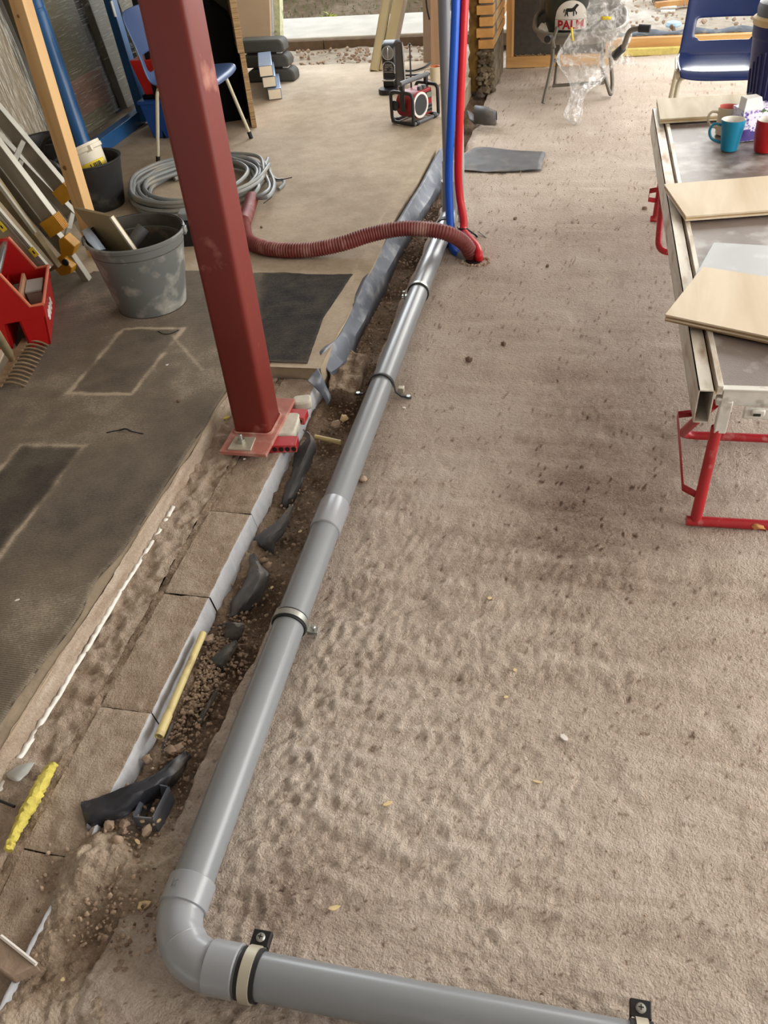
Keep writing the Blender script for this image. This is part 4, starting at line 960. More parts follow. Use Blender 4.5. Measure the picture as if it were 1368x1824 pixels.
mk('lid', lathe([(.110, .328), (.112, .355), (.108, .372), (.09, .380), (.0, .382)], 40, jc), 'jug_lid', t)
for k, (a, h0, h1) in enumerate(((3.55, .07, .18), (3.72, .05, .20), (3.88, .05, .21), (4.05, .05, .22), (3.3, .06, .15), (4.25, .06, .2))):
    p0 = jc + Vector((math.cos(a) * (.0945 + .0185 * h0 / .25), math.sin(a) * (.0945 + .0185 * h0 / .25), h0)); p1 = jc + Vector((math.cos(a) * (.0945 + .0185 * h1 / .25), math.sin(a) * (.0945 + .0185 * h1 / .25), h1))
    mk('rib', tube([p0, p1], .0035, 8), 'jug_navy', t)

# ------------------------------------------------------------------ shell chairs
mat('shell_navy', (26, 44, 92), 0.22, var=0.06, spec=0.6); mat('shell_slate', (66, 84, 124), 0.4, var=0.06); mat('leg_cream', (206, 198, 172), 0.35, metal=0.1, var=0.06); mat('tip_black', (28, 28, 28), 0.6)
def shell_chair(label, o, ang, m, mleg, s=1.0):
    M = Matrix.Translation(Vector(o)) @ Matrix.Rotation(ang, 4, 'Z') @ Matrix.Scale(s, 4)
    t = thing('shell_chair', label, 'chair', o)
    prof = [(-.215, .405, .40), (-.20, .432, .42), (-.10, .432, .43), (.04, .424, .43), (.14, .428, .42), (.19, .452, .405), (.212, .50, .395), (.225, .56, .385), (.245, .64, .375), (.27, .72, .36), (.29, .78, .33), (.297, .805, .25)]
    nu = 21; rows = []
    P = smooth_path([Vector(p) for p in prof], 4)
    for y, z, w in P:
        r = []
        for k in range(nu):
            q = -1 + 2 * k / (nu - 1); seat = 1 - sstep(.05, .25, y)
            r.append(Vector((q * w / 2, y - .022 * (1 - float(seat)) * (q * q) * 1.0, z + .016 * float(seat) * q ** 4)))
        rows.append(r)
    V, F = sheet(rows); keepF = []
    for f in F:
        c = sum((V[i] for i in f), Vector()) / 4
        if .475 < c.z < .60 and ((c.x / .135) ** 4 + ((c.z - .535) / .052) ** 4) < 1: continue
        keepF.append(f)
    mk('seat_shell', xf((V, keepF), M), m, t, solid=.009, sub=1)
    lg = [(-1, -1), (1, -1), (1, 1), (-1, 1)]
    for sx, sy in lg:
        top = Vector((sx * .19, sy * .13 - (.0 if sy < 0 else -.01), .405)); ft = Vector((sx * .235, sy * .225, .01))
        leg = mk('leg', xf(tube(fillet([Vector((sx * .02, sy * .12, .405)), top + Vector((sx * .01, 0, 0)), ft], .03, 6), .011, 12), M), mleg, t)
        mk('leg_tip', xf(tube([ft + (top - ft).normalized() * .035, ft - Vector((0, 0, .009))], .0135, 12), M), 'tip_black', leg)
    for sx in (-1, 1):
        mk('side_rail', xf(tube(fillet([Vector((sx * .205, -.13, .40)), Vector((sx * .215, -.14, .432)), Vector((sx * .212, .10, .435)), Vector((sx * .19, .14, .405))], .02, 4), .010, 10), M), mleg, t)
    return t
shell_chair('navy blue plastic shell chair behind the end of the work platform', (.575, 4.66, 0), -.03, 'shell_navy', 'leg_cream')
shell_chair('slate blue shell chair mostly hidden by the red column', (-2.10, 4.62, SLAB_Z), R90, 'shell_slate', 'leg_cream', .88)

# ------------------------------------------------------------------ brick pier between the two openings
mat('brick_buff', (196, 146, 84), 0.85, var=0.14, scale=20, bump=0.4, bscale=70); mat('joint_grey', (112, 104, 96), 0.95, bump=0.5, bscale=60)
mat('concrete_rough', (104, 92, 74), 0.95, var=0.35, scale=16, bump=1.0, bscale=30, dirt=((150, 136, 112), 0.4, 14)); mat('foam_brown', (128, 100, 48), 0.95, var=0.4, scale=14, bump=1.0, bscale=22, dirt=((84, 60, 26), 0.4, 12))
mat('side_render', (178, 150, 112), 0.9, var=0.2, scale=10, bump=0.6, bscale=30)
px0, px1, py0 = -.742, -.648, 5.97
pier = mk('wall_pier', join(box(((px0 + px1) / 2, py0 + .33, 1.45), (px1 - px0 - .014, .62, 2.4))), 'joint_grey', kind='structure')
base = []
for k in range(60):
    base.append(rock((random.uniform(px0, px1 - .005), py0 + random.uniform(.015, .035), random.uniform(0, .23)), random.uniform(.012, .028), 2000 + k, 2))
mk('base_rubble', join(box(((px0 + px1) / 2, py0 + .34, .12), (px1 - px0 - .01, .62, .25)), *base), 'concrete_rough', pier)
z = .255; k = 0
while z < 1.25:
    j = (.0, .012, -.006, .010, -.004)[k % 5]
    mk('brick', box(((px0 + px1 - j) / 2 - .004, py0 + .05, z + .025), (px1 - px0 + j, .10, .050)), 'brick_buff', pier, bevel=.003)
    off = (.0, .105)[k % 2]
    for q in range(3):
        mk('brick', box(((px0 + px1) / 2, py0 + .105 + off + .10 + q * .214, z + .025), (px1 - px0 - .004, .204, .050)), 'side_render' if q < 1 else 'brick_buff', pier, bevel=.003)
    z += .0625; k += 1
V, F = box((-.782, py0 + .05, .62), (.060, .10, 1.24)); 
zz = np.linspace(-.0, 2.4, 120); rows = []
for zv in zz:
    w = .036 + .010 * (float(fbm(np.array(zv * 9.), np.array(2.), 811, 3)) - .5) * 2; cxx = -.776 + .012 * (float(fbm(np.array(zv * 6.), np.array(5.), 813, 3)) - .5)
    rows.append([Vector((cxx + w * math.cos(a) * (1 + .14 * math.sin(zv * 60 + a * 3)), py0 + .08 + .05 * math.sin(a), zv)) for a in np.linspace(0, 6.2832, 13)])
mk('trim_3', sheet(rows), 'foam_brown', kind='structure', origin=(-.785, py0 + .08, 0))
# framed dark panel standing beside the pier
wood('pine', (206, 160, 100), (178, 126, 70), scale=9, axis=(1, 1, .08)); wood('pine_light', (226, 184, 124), (198, 150, 92), scale=9, axis=(1, 1, .08)); wood('pine_flat', (214, 172, 110), (188, 140, 84), scale=9, axis=(.08, 1, 1))
mat('dark_mesh', (66, 62, 56), 0.8, var=0.2, scale=30); 
fy = 6.62; a = at(902, 118, 0)
t = thing('framed_panel', 'dark panel in a raw timber frame standing right of the brick pier', 'panel', (-.35, fy, 0))
fx0, fx1 = -.632, .075
mk('frame_post', box((fx0 + .02, fy, .65), (.040, .06, 1.3)), 'pine', t, bevel=.002)
mk('frame_post', box((fx1 - .02, fy, .65), (.040, .06, 1.3)), 'pine_flat', t, bevel=.002)
mk('frame_rail', box(((fx0 + fx1) / 2, fy - .002, .035), (fx1 - fx0, .064, .070)), 'pine_flat', t, bevel=.002)
mk('frame_lip', box((fx0 + .045, fy - .012, .66), (.010, .02, 1.18)), 'pine_light', t)
mk('panel_board', box(((fx0 + fx1) / 2, fy + .012, .68), (fx1 - fx0 - .07, .012, 1.24)), 'dark_mesh', t)
mk('debris_line', join(*[rock((random.uniform(fx0 + .06, fx1 - .05), fy - .015, .074), random.uniform(.004, .012), 2200 + k) for k in range(40)]), 'concrete_rough', t, kind='stuff')

# door sill of the right opening
mat('insulation_yellow', (206, 190, 112), 0.95, var=0.15, scale=30, bump=0.7, bscale=60); mat('membrane_blue', (92, 100, 112), 0.5, var=0.2, scale=20, dirt=((160, 158, 152), 0.3, 14))
sl = at(1130, 100, 0); y_s = sl.y
struct('trim_4', box((1.3, y_s + .03, .02), (2.46, .05, .045)), 'insulation_yellow', bevel=.004)
struct('trim_5', box((1.3, y_s + .10, .055), (2.46, .08, .085)), 'pine_flat', bevel=.003)
xx_ = np.linspace(.08, 2.5, 60)
struct('trim_6', sheet([[(x, y_s + .12, .100 + .006 * math.sin(x * 30)), (x, y_s + .19, .115 + .010 * math.sin(x * 21 + 1)), (x, y_s + .28, .08 + .008 * math.sin(x * 17))] for x in xx_]), 'membrane_blue', solid=.006)
# things lying outside the right opening
p = at(1170, 22, .05)
def plank(label, a, b, w, d, m, grp=None):
    o = mk('plank', bar(a, b, w, d, side=(0, 1, 0)), m, origin=(a + b) / 2, bevel=.002); tag(o, label, 'plank', grp); return o
plank('orange timber batten lying on the sand outside the right doorway', at(1168, 9, .03), at(1248, 0, .03), .06, .04, 'pine', None)
plank('weathered beam behind the orange batten outside', at(1165, -2, .04), at(1260, -12, .04), .10, .07, 'concrete_rough', None)
plank('upper of two white laths lying on the sand outside', at(1168, 13, .012), at(1205, 12, .012), .05, .01, 'white_chip', None)
plank('lower of two white laths lying on the sand outside', at(1177, 20, .012), at(1203, 19, .012), .05, .01, 'white_chip', None)
plank('grey lath lying on rubble just beyond the timber sill', at(1150, 68, .03), at(1225, 73, .03), .03, .012, 'pvc_pale', None)
mat('cap_blue', (176, 206, 224), 0.4)
p = at(1199, 47, .02); o = mk('plastic_dish', lathe([(.055, 0), (.06, .012), (.05, .03), (.02, .036), (0.0, .037)], 20, p), 'cap_blue', origin=p); tag(o, 'pale blue plastic dish lying upside down on the sand outside', 'dish')
p = at(1198, 56, .0); o = mk('stone', rock(p + Vector((0, 0, .015)), .035, 77, 2), 'stone_dark', origin=p, smooth=50); tag(o, 'brown stone lying beside the pale blue dish outside', 'stone', 'loose stones')
bits = []
for k in range(520):
    if rg.random() < .6: x, y = rg.uniform(.0, 1.9), rg.uniform(y_s + .3, 9.5)
    else: x, y = rg.uniform(-2.5, -1.0), rg.uniform(YB + .02, 7.05)
    bits.append(rock((x, y, .02 + .05 * (x < -.9)), rg.uniform(.006, .022), 6000 + k, 1))
o = mk('outside_rubble', join(*bits), 'stone_tan', smooth=0, kind='stuff'); o['label'] = 'broken mortar rubble on the ground outside the doorways'; o['category'] = 'rubble'

# left opening: kerb, pavement, fence board, weeds
mat('pavement', (206, 200, 190), 0.9, var=0.1, scale=6, bump=0.4, bscale=30); mat('kerb_face', (112, 92, 74), 0.9, var=0.2, scale=20); mat('fence_blue', (138, 158, 180), 0.6, var=0.15, scale=8); mat('post_dark', (40, 32, 26), 0.9)
ky = aty(560, 103, 7.18); PZ2 = .13
pav = struct('pavement', box((-2.6, 7.18 + .40, PZ2 - .05), (4.6, .80, .10)), 'pavement', bevel=.006)
for k in range(9):
    mk('kerb_stone', box((-4.6 + .255 + k * .5, 7.172, PZ2 - .06), (.494, .05, .085)), 'kerb_face', pav, bevel=.004)
fb = aty(560, 20, 8.75)
t = thing('garden_fence', 'blue grey board fence on dark posts behind the weeds outside', 'fence', (-2.6, 8.8, fb.z))
mk('fence_board', box((-2.6, 8.80, fb.z + .09), (4.4, .03, .16)), 'fence_blue', t, bevel=.003)
mk('fence_board', box((-2.6, 8.82, fb.z + .33), (4.4, .03, .2)), 'post_dark', t, bevel=.003)
for px in (500, 604, 760): q = aty(px, 12, 8.75); mk('fence_post', box((q.x, 8.76, fb.z + .2), (.075, .06, .75)), 'post_dark', t, bevel=.004)
mat('weed_green', (84, 110, 44), 0.7, var=0.3, scale=12); mat('weed_yellow', (166, 176, 70), 0.7, var=0.25, scale=12); mat('hedge_green', (44, 62, 28), 0.8, var=0.4, scale=8)
def leaf(base, tip, w, rg):
    d = tip - base; s = d.cross(Vector((0, 0, 1)))
    s = (s.normalized() if s.length > 1e-6 else Vector((1, 0, 0))) * w; m_ = base.lerp(tip, .5) + Vector((0, 0, .15 * d.length))
    return [base, m_ + s, tip, m_ - s], [(0, 1, 2, 3)]
def weed(px, py, y, h, n, m, label, w=.012):
    b = aty(px, py, y); rg = random.Random(px * 7 + py); P = []
    for k in range(n):
        a = rg.uniform(0, 6.28); r = rg.uniform(.2, .9) * h; hh_ = h * rg.uniform(.35, 1)
        bb = b + Vector((rg.uniform(-.03, .03), rg.uniform(-.03, .03), rg.uniform(0, hh_ * .6)))
        P.append(leaf(bb, bb + Vector((math.cos(a) * r, math.sin(a) * r * .6, (hh_ - bb.z + b.z) * .8)), w * rg.uniform(.6, 1.4), rg))
    t = thing('weed', label, 'weed', b, 'weeds on the bank outside')
    mk('leaves', join(*P), m, t, smooth=0); mk('stem', tube([b - Vector((0, 0, .02)), b + Vector((.01, 0, h * .6))], .003, 6), m, t)
for q, (px, py, y, h, n, m, lab) in enumerate([(516, 32, 8.3, .10, 26, 'weed_green', 'short dark green weed left on the bank'), (575, 30, 8.25, .08, 24, 'weed_green', 'low green weed under the fence board, left of centre'), (586, 43, 8.0, .12, 20, 'weed_yellow', 'bright yellow green weed at the foot of the bank'),
        (648, 27, 8.3, .09, 26, 'weed_yellow', 'yellow green tuft beside the leaning beams outside'), (566, 12, 8.5, .17, 18, 'weed_green', 'tall broad leaved weed in front of the fence board'), (636, 6, 8.5, .16, 22, 'weed_green', 'tall weed in front of the fence near the leaning beams'), (738, 22, 8.3, .16, 26, 'weed_yellow', 'dry yellowish weed seen between beams and post'), (505, 10, 8.45, .2, 30, 'hedge_green', 'dark bushy weed at the left end of the fence'), (664, 4, 8.5, .18, 30, 'hedge_green', 'dark bushy weed right behind the leaning beams')]):
    weed(px, py, y, h, n, m, lab, .014)
bits = []
for k in range(700):
    y = rg.uniform(7.98, 8.7); x = rg.uniform(-3.4, -1.0); zb = .05 + .22 * float(sstep(7.75, 8.7, y)); b = Vector((x, y, zb)); a = rg.uniform(0, 6.28); h = rg.uniform(.015, .045)
    bits.append(leaf(b, b + Vector((math.cos(a) * .02, math.sin(a) * .02, h)), .004, rg))
o = mk('grass', join(*bits), 'weed_green', smooth=0, kind='stuff'); o['label'] = 'sparse grass blades on the bank beyond the pavement'; o['category'] = 'grass'

# ------------------------------------------------------------------ leaning beams and posts in the left opening
mat('beam_cream', (196, 182, 142), 0.6, var=0.06, scale=6); mat('beam_shade', (172, 160, 132), 0.6, var=0.06); wood('post_pink', (204, 172, 142), (188, 152, 120), scale=8, axis=(1, 1, .06)); mat('post_grey', (176, 160, 146), 0.7, var=0.08)
by = 6.28
t = thing('leaning_beam', 'cream profiled beam leaning in the left doorway, left one of two', 'beam', aty(668, 130, by), 'cream beams leaning in the left doorway')
b0, b1 = aty(668, 127, by), aty(697, -40, by + .25)
mk('beam_body', bar(b0, b1, .056, .05), 'beam_cream', t, bevel=.002); mk('beam_edge', bar(b0 + Vector((-.029, -.002, 0)), b1 + Vector((-.029, -.002, 0)), .006, .052), 'beam_shade', t); mk('beam_lip', bar(b0 + Vector((.022, -.026, 0)), b1 + Vector((.022, -.026, 0)), .005, .006), 'beam_shade', t)
t = thing('leaning_beam', 'cream beam leaning behind the coffee machine, right one of two', 'beam', aty(690, 128, by), 'cream beams leaning in the left doorway')
b0, b1 = aty(686, 128, by + .02), aty(720, -40, by + .25)
mk('beam_body', bar(b0, b1, .070, .07), 'beam_cream', t, bevel=.002); mk('beam_edge', bar(b0 + Vector((.040, .0, 0)), b1 + Vector((.040, 0, 0)), .012, .07), 'post_grey', t)
o = mk('timber_post', bar(aty(780, 150, 6.2), aty(776, -420, 6.2), .078, .07), 'post_pink', origin=aty(780, 150, 6.2), bevel=.003); tag(o, 'pinkish timber post standing right of the leaning beams', 'post')
o = mk('timber_post', bar(aty(763, 112, 6.5), aty(759, -420, 6.5), .060, .06), 'post_grey', origin=aty(763, 110, 6.5), bevel=.003); tag(o, 'greyish post standing just left of the pinkish timber post', 'post')
o = mk('power_cable', tube(smooth_path([aty(757, -30, 6.44), aty(760, 10, 6.44), aty(765, 35, 6.42)], 6), .006, 8), 'black_plastic', origin=aty(760, 0, 6.44)); tag(o, 'thin black cable hanging in front of the greyish post', 'cable')
for pts, lab in (([(705, 112), (715, 124), (735, 126), (755, 120), (768, 110)], 'black power cable looping behind the coffee machine, upper one'), ([(700, 135), (720, 134), (745, 133), (765, 131), (775, 128)], 'black power cable lying behind the radio, middle one'), ([(702, 140), (722, 140), (738, 139), (750, 137)], 'short black power cable nearest to the radio')):
    P = [at(px, py, SLAB_Z + .012) for px, py in pts]; o = mk('power_cable', tube(smooth_path(P, 6), .0065, 8), 'black_plastic', origin=P[0]); tag(o, lab, 'cable')

# ------------------------------------------------------------------ job site radio
mat('radio_red', (150, 34, 36), 0.5, var=0.08); mat('frame_black', (34, 34, 36), 0.5, var=0.1); mat('frame_grey', (92, 94, 98), 0.5); mat('screen_green', (120, 128, 108), 0.3); mat('cone_dark', (54, 54, 56), 0.7)
F0 = at(738, 226, SLAB_Z); ew = Vector((.48, .877, 0)).normalized(); ed = Vector((-ew.y, ew.x, 0)); RM = frame(F0, ew, ed) @ Matrix.Scale(.80, 4)
t = thing('radio', 'red job-site radio in a black roll-bar frame on the concrete', 'radio', F0 + ew * .12 + ed * .09)
L = lambda *p: RM @ Vector(p)
W, D, Hh = .26, .19, .20
cz = .118; rr_ = .088
ring = lambda cx_, r, y, n=28: [L(cx_ + r * math.cos(6.2832 * k / n), y, cz + r * math.sin(6.2832 * k / n)) for k in range(n)]
body = mk('body', join(prism(ring(.100, rr_, .022), ed * .12), xf(box((.185, .095, cz), (.11, .14, .166)), RM)), 'radio_red', t, bevel=.004)
mk('speaker_ring', xf(lathe([(.066, 0), (.082, .0), (.084, -.008), (.070, -.010), (.066, 0)], 36, M=Matrix.Translation((.100, .021, cz)) @ Matrix.Rotation(-R90, 4, 'X') @ Matrix.Scale(1, 4)), RM), 'white_chip', t)
mk('speaker_grille', prism(ring(.100, .069, .016), ed * .006), 'cone_dark', t)
mk('display', xf(box((.203, .022, .160), (.052, .008, .034)), RM), 'screen_green', t, bevel=.001)
mk('display_frame', xf(box((.203, .0245, .160), (.062, .006, .044)), RM), 'frame_black', t)
kp = mk('keypad', xf(box((.203, .023, .075), (.060, .006, .052)), RM), 'frame_grey', t)
for i in range(4):
    for j in range(2):
        mk('key', xf(box((.183 + i * .0135, .019, .063 + j * .024), (.009, .004, .013)), RM), 'frame_black', kp)
for x in (.150, .195): mk('knob', lathe([(.014, 0), (.014, .018), (.010, .021), (0, .021)], 16, L(x, .06, .198)), 'frame_grey', t)
mk('knob', lathe([(.014, 0), (.014, .03), (.0, .031)], 14, L(.06, .15, .20)), 'frame_black', t)
rf = .0095
for x in (-.012, W + .010):
    mk('roll_bar', tube(fillet([L(x, .02, .018), L(x, -.005, .018), L(x, -.005, .215), L(x, D, .215), L(x, D, .018), L(x, .02, .018)], .03, 5), rf, 12), 'frame_black', t)
for y in (-.003, D): mk('base_bar', tube([L(-.01, y, .018), L(W + .01, y, .018)], rf, 12), 'frame_grey', t)
for x in (.03, W - .035):
    for y in (-.003, D): mk('foot', tube([L(x - .011, y, .018), L(x + .011, y, .018)], .0135, 12), 'frame_black', t)
for x in (.0, W): mk('handle_post', xf(box((x, .09, .232), (.024, .026, .085)), RM), 'frame_black', t, bevel=.003)
mk('handle', tube([L(-.02, .09, .272), L(W + .02, .09, .272)], .0125, 14), 'frame_grey', t)
mk('side_bracket', xf(box((-.005, .09, .15), (.012, .04, .12)), RM), 'frame_black', t, bevel=.003)
mk('clip', xf(lathe([(.03, 0), (.034, .012), (.02, .02), (0, .022)], 16, M=Matrix.Translation((.012, .17, .12)) @ Matrix.Rotation(-R90, 4, 'Y')), RM), 'frame_black', t)
an = mk('antenna', tube([L(.18, .16, .19), L(.20, .17, .47)], [.0055, .004], 10), 'frame_black', t); mk('antenna_tip', tube([L(.199, .169, .46), L(.2005, .170, .475)], .006, 10), 'frame_black', an)
# coffee machine
mat('chrome', (190, 192, 196), 0.18, metal=0.9)
q0 = at(692, 166, SLAB_Z); CM = frame(q0, (.98, -.10, 0)) @ Matrix.Scale(.84, 4); L = lambda *p: CM @ Vector(p)
t = thing('coffee_machine', 'slim black coffee machine with chrome rings standing on the concrete', 'coffee machine', q0)
mk('base', xf(lathe([(.070, 0), (.073, .004), (.073, .030), (.069, .036), (0, .037)], 32, M=Matrix.Translation((-.0, -.0, 0))), CM), 'black_plastic', t)
side = [(.03, .02), (.03, .29), (.05, .315), (.10, .335), (.19, .318), (.235, .27), (.245, .02)]
mk('body', xf(prism([(-.055, y + .02, z) for y, z in side], (.110, 0, 0)), CM), 'black_plastic', t, bevel=.014)
mk('top_ring', xf(lathe([(.040, 0), (.047, 0), (.047, .006), (.040, .006), (.040, 0)], 32, M=Matrix.Translation((0, .049, .262)) @ Matrix.Rotation(R90, 4, 'X')), CM), 'chrome', t)
mk('lever', xf(box((0, .044, .262), (.010, .010, .078)), CM), 'chrome', t, bevel=.003)
arch = [(-.045, .125)] + [(-.045 * math.cos(a), .165 + .042 * math.sin(a)) for a in np.linspace(0, math.pi, 14)] + [(.045, .125)]
mk('lower_arch', tube([L(x, .045, z) for x, z in arch], .0038, 8), 'chrome', t)
gr = mk('grille_plate', xf(prism([(x * .9, .046, z) for x, z in arch], (0, .004, 0)), CM), 'frame_black', t)
for k in range(6): mk('grille_bar', xf(box((0, .0445, .135 + k * .010), (.072 - .006 * max(0, k - 2), .003, .0028)), CM), 'chrome', gr)
mk('spout', xf(lathe([(.010, -.004), (.012, .018), (.006, .018)], 14, M=Matrix.Translation((0, .045, .152)) @ Matrix.Rotation(R90, 4, 'X')), CM), 'frame_black', t)
mk('drip_tray', xf(box((0, .035, .085), (.092, .06, .012)), CM), 'chrome', t, bevel=.002)
mk('pod_box', xf(box((0, .045, .060), (.085, .05, .045)), CM), 'black_plastic', t, bevel=.004)
mk('side_strip', xf(prism([(.057, y + .02, z) for y, z in ((.215, .03), (.240, .03), (.228, .27), (.200, .30))], (.004, 0, 0)), CM), 'pvc_pale', t, bevel=.001)

# ------------------------------------------------------------------ armchair with a bucket and a plastic bag
mat('steel_grey', (112, 108, 98), 0.42, metal=0.3, var=0.1); mat('shell_grey', (126, 120, 108), 0.6, var=0.12); mat('bucket_green', (38, 42, 34), 0.45, var=0.15); mat('label_white', (216, 210, 200), 0.6, var=0.04); mat('label_red', (176, 30, 36), 0.6); mat('label_black', (20, 18, 18), 0.6)
cy_ = 5.93
t = thing('armchair', 'grey tube-framed armchair with a shell seat standing by the dark panel', 'chair', (-.13, cy_, 0))
sc = Vector((-.13, 6.02, .29))
def rr2(a, b, z, n=36, p=3.2): return [Vector((sc.x + a * math.copysign(abs(math.cos(k / n * 6.2832)) ** (2 / p), math.cos(k / n * 6.2832)), sc.y + b * math.copysign(abs(math.sin(k / n * 6.2832)) ** (2 / p), math.sin(k / n * 6.2832)), z)) for k in range(n + 1)]
tiltz = lambda P, k: [q + Vector((0, 0, k * (q.y - sc.y))) for q in P]
mk('seat_shell', sheet([tiltz(rr2(.27, .23, .385), .16), tiltz(rr2(.255, .215, .34), .1), rr2(.23, .19, .295), rr2(.15, .12, .275), rr2(.01, .01, .27)]), 'shell_grey', t, solid=.006)
mk('seat_rim', tube(tiltz(rr2(.272, .232, .387), .16)[:-1], .013, 10, closed=True), 'steel_grey', t)
mk('back_panel', sheet([[sc + Vector((x, .20 + .0 * abs(x) - .25 * x * x, .12 + zz_)) for x in np.linspace(-.26, .26, 12)] for zz_ in np.linspace(0, .45, 8)]), 'shell_grey', t, solid=.006)
mk('leg', tube(fillet([at(967, 184, .008), aty(985, 108, 5.78), aty(984, 75, 5.78), aty(993, 48, 5.80)], .05, 5), .0115, 12), 'steel_grey', t)
mk('leg', tube(fillet([aty(1072, 118, 5.78), at(1088, 172, .01), aty(1091, 150, 5.84), aty(1087, 95, 5.84)], .03, 5), .0115, 12), 'steel_grey', t)
mk('leg', tube([at(988, 152, .01), aty(1000, 55, 6.25)], .0115, 12), 'steel_grey', t)
mk('leg', tube([at(1075, 147, .01), aty(1070, 55, 6.25)], .0115, 12), 'steel_grey', t)
mk('cross_bar', tube([aty(984, 153, 5.95), aty(1078, 146, 5.95)], .010, 10), 'steel_grey', t)
a1 = mk('arm_rest', tube(fillet([aty(987, 85, 5.76), aty(981, 62, 5.74), aty(977, 74, 5.62)], .03, 5), .0125, 12), 'steel_grey', t)
mk('arm_grip', tube([aty(979, 66, 5.70), aty(975, 70, 5.60)], .019, 14), 'black_plastic', a1)
a2 = mk('arm_rest', tube(fillet([aty(1096, 104, 5.60), aty(1111, 84, 5.52), aty(1121, 53, 5.48), aty(1142, 50, 5.46)], .04, 5), .0145, 12), 'steel_grey', t)
mk('arm_grip', tube([aty(1138, 50, 5.465), aty(1158, 51, 5.45)], .0205, 16), 'rubber_black', a2)
mk('hinge_block', tube([aty(1095, 98, 5.58), aty(1109, 86, 5.53)], .022, 14), 'black_plastic', t)
mk('hinge_block', tube([aty(985, 106, 5.78), aty(985, 112, 5.78)], .016, 12), 'steel_grey', t)
bc = Vector((-.185, 6.03, .285)); BR = .150
tb = thing('beer_bucket', 'dark green bucket with a white horse label standing in the armchair', 'bucket', bc)
mk('body', lathe([(.145, 0), (.150, .004), (BR + .012, .26), (BR + .020, .265), (BR + .020, .28), (BR + .008, .28), (BR + .004, .27), (.14, .02)], 40, bc), 'bucket_green', tb)
dirv = math.atan2(-6.05, .145 - .02)                             # label faces the viewer side
def on_bucket(u, v, lift): 
    r = .150 + .027 * (v / .26) + lift; a = dirv + u / r; return bc + Vector((r * math.cos(a), r * math.sin(a), v))
def decal(name, vf, m, lift, par):
    V, F = vf; mk(name, ([on_bucket(p[0], p[1], lift) for p in V], F), m, par, smooth=0, solid=.0008, fix=True)
def fine_poly(poly, n=22):                                       # strips so that the shape can bend round the bucket
    x0 = min(p[0] for p in poly); x1 = max(p[0] for p in poly); V = []; F = []
    def span(x):
        ysv = []
        for i in range(len(poly)):
            a, b = poly[i], poly[(i + 1) % len(poly)]
            if (a[0] - x) * (b[0] - x) <= 0 and a[0] != b[0]: ysv.append(a[1] + (b[1] - a[1]) * (x - a[0]) / (b[0] - a[0]))
        return min(ysv), max(ysv)
    for k in range(n + 1):
        x = x0 + 1e-5 + (x1 - x0 - 2e-5) * k / n; a, b = span(x); V += [(x, a), (x, b)]
        if k: F.append((2 * k - 2, 2 * k, 2 * k + 1, 2 * k - 1))
    return V, F
arch = [(.098 * math.cos(a), .135 + .098 * math.sin(a)) for a in np.linspace(0, math.pi, 26)]
lab = mk('label_ground', (lambda V, F: ([on_bucket(p[0], p[1], .002) for p in V], F))(*fine_poly(arch + [(-.098, .132), (.098, .132)])), 'label_white', tb, smooth=0, solid=.0008)
decal('label_band', fine_poly([(-.098, .075), (.098, .075), (.098, .130), (-.098, .130)]), 'label_white', .002, lab)
tv, tf = text_shape('PALM', .066, .0022)
decal('lettering', ([(v.x, v.y + .101) for v in tv], tf), 'label_red', .0035, lab)
hbody = [(-.036, .178), (-.030, .192), (.004, .192), (.016, .200), (.026, .214), (.034, .213), (.044, .205), (.040, .199), (.032, .200), (.026, .186), (.022, .176), (-.004, .172), (-.018, .174)]
horse = [hbody, [(-.034, .182), (-.028, .180), (-.027, .166), (-.034, .150), (-.040, .150), (-.034, .166)], [(-.026, .178), (-.018, .176), (-.020, .162), (-.014, .149), (-.020, .149), (-.027, .162)], [(.010, .178), (.018, .178), (.018, .150), (.012, .150)], [(.018, .180), (.024, .180), (.034, .168), (.032, .156), (.027, .157), (.028, .167)], [(-.036, .190), (-.044, .186), (-.046, .168), (-.042, .168), (-.038, .182)]]
for k, hpoly in enumerate(horse): decal('horse_emblem' if k == 0 else 'horse_leg' if k < 5 else 'horse_tail', fine_poly(hpoly, 10), 'label_black', .0035, lab)
# grey motif inside the shell on the left is a second pale bag in the seat
o = mk('crumpled_bag', rock(sc + Vector((-.205, -.04, .055)), .05, 31, 3), 'label_white', origin=sc + Vector((-.205, -.04, .02)), smooth=20); tag(o, 'small crumpled pale bag tucked beside the bucket in the armchair', 'bag')
# clear plastic bag
pm = bpy.data.materials.new('clear_film'); pm.use_nodes = True; nt = pm.node_tree; bs = nt.nodes['Principled BSDF']; bs.inputs['Base Color'].default_value = (.9, .9, .9, 1); bs.inputs['Roughness'].default_value = .18; bs.inputs['Alpha'].default_value = .20
_n = nt.nodes.new('ShaderNodeTexNoise'); _n.inputs['Scale'].default_value = 16; _n.inputs['Detail'].default_value = 6; _n.inputs['Distortion'].default_value = 1.4
_tc = nt.nodes.new('ShaderNodeTexCoord'); nt.links.new(_tc.outputs['Object'], _n.inputs['Vector'])
_r = nt.nodes.new('ShaderNodeValToRGB'); _r.color_ramp.elements[0].position = .47; _r.color_ramp.elements[0].color = (.12,) * 3 + (1,); _r.color_ramp.elements[1].position = .66; _r.color_ramp.elements[1].color = (.62,) * 3 + (1,)
nt.links.new(_n.outputs[0], _r.inputs[0]); nt.links.new(_r.outputs[0], bs.inputs['Alpha'])  # noisy opacity paints the crumpled film's white highlights into the bag
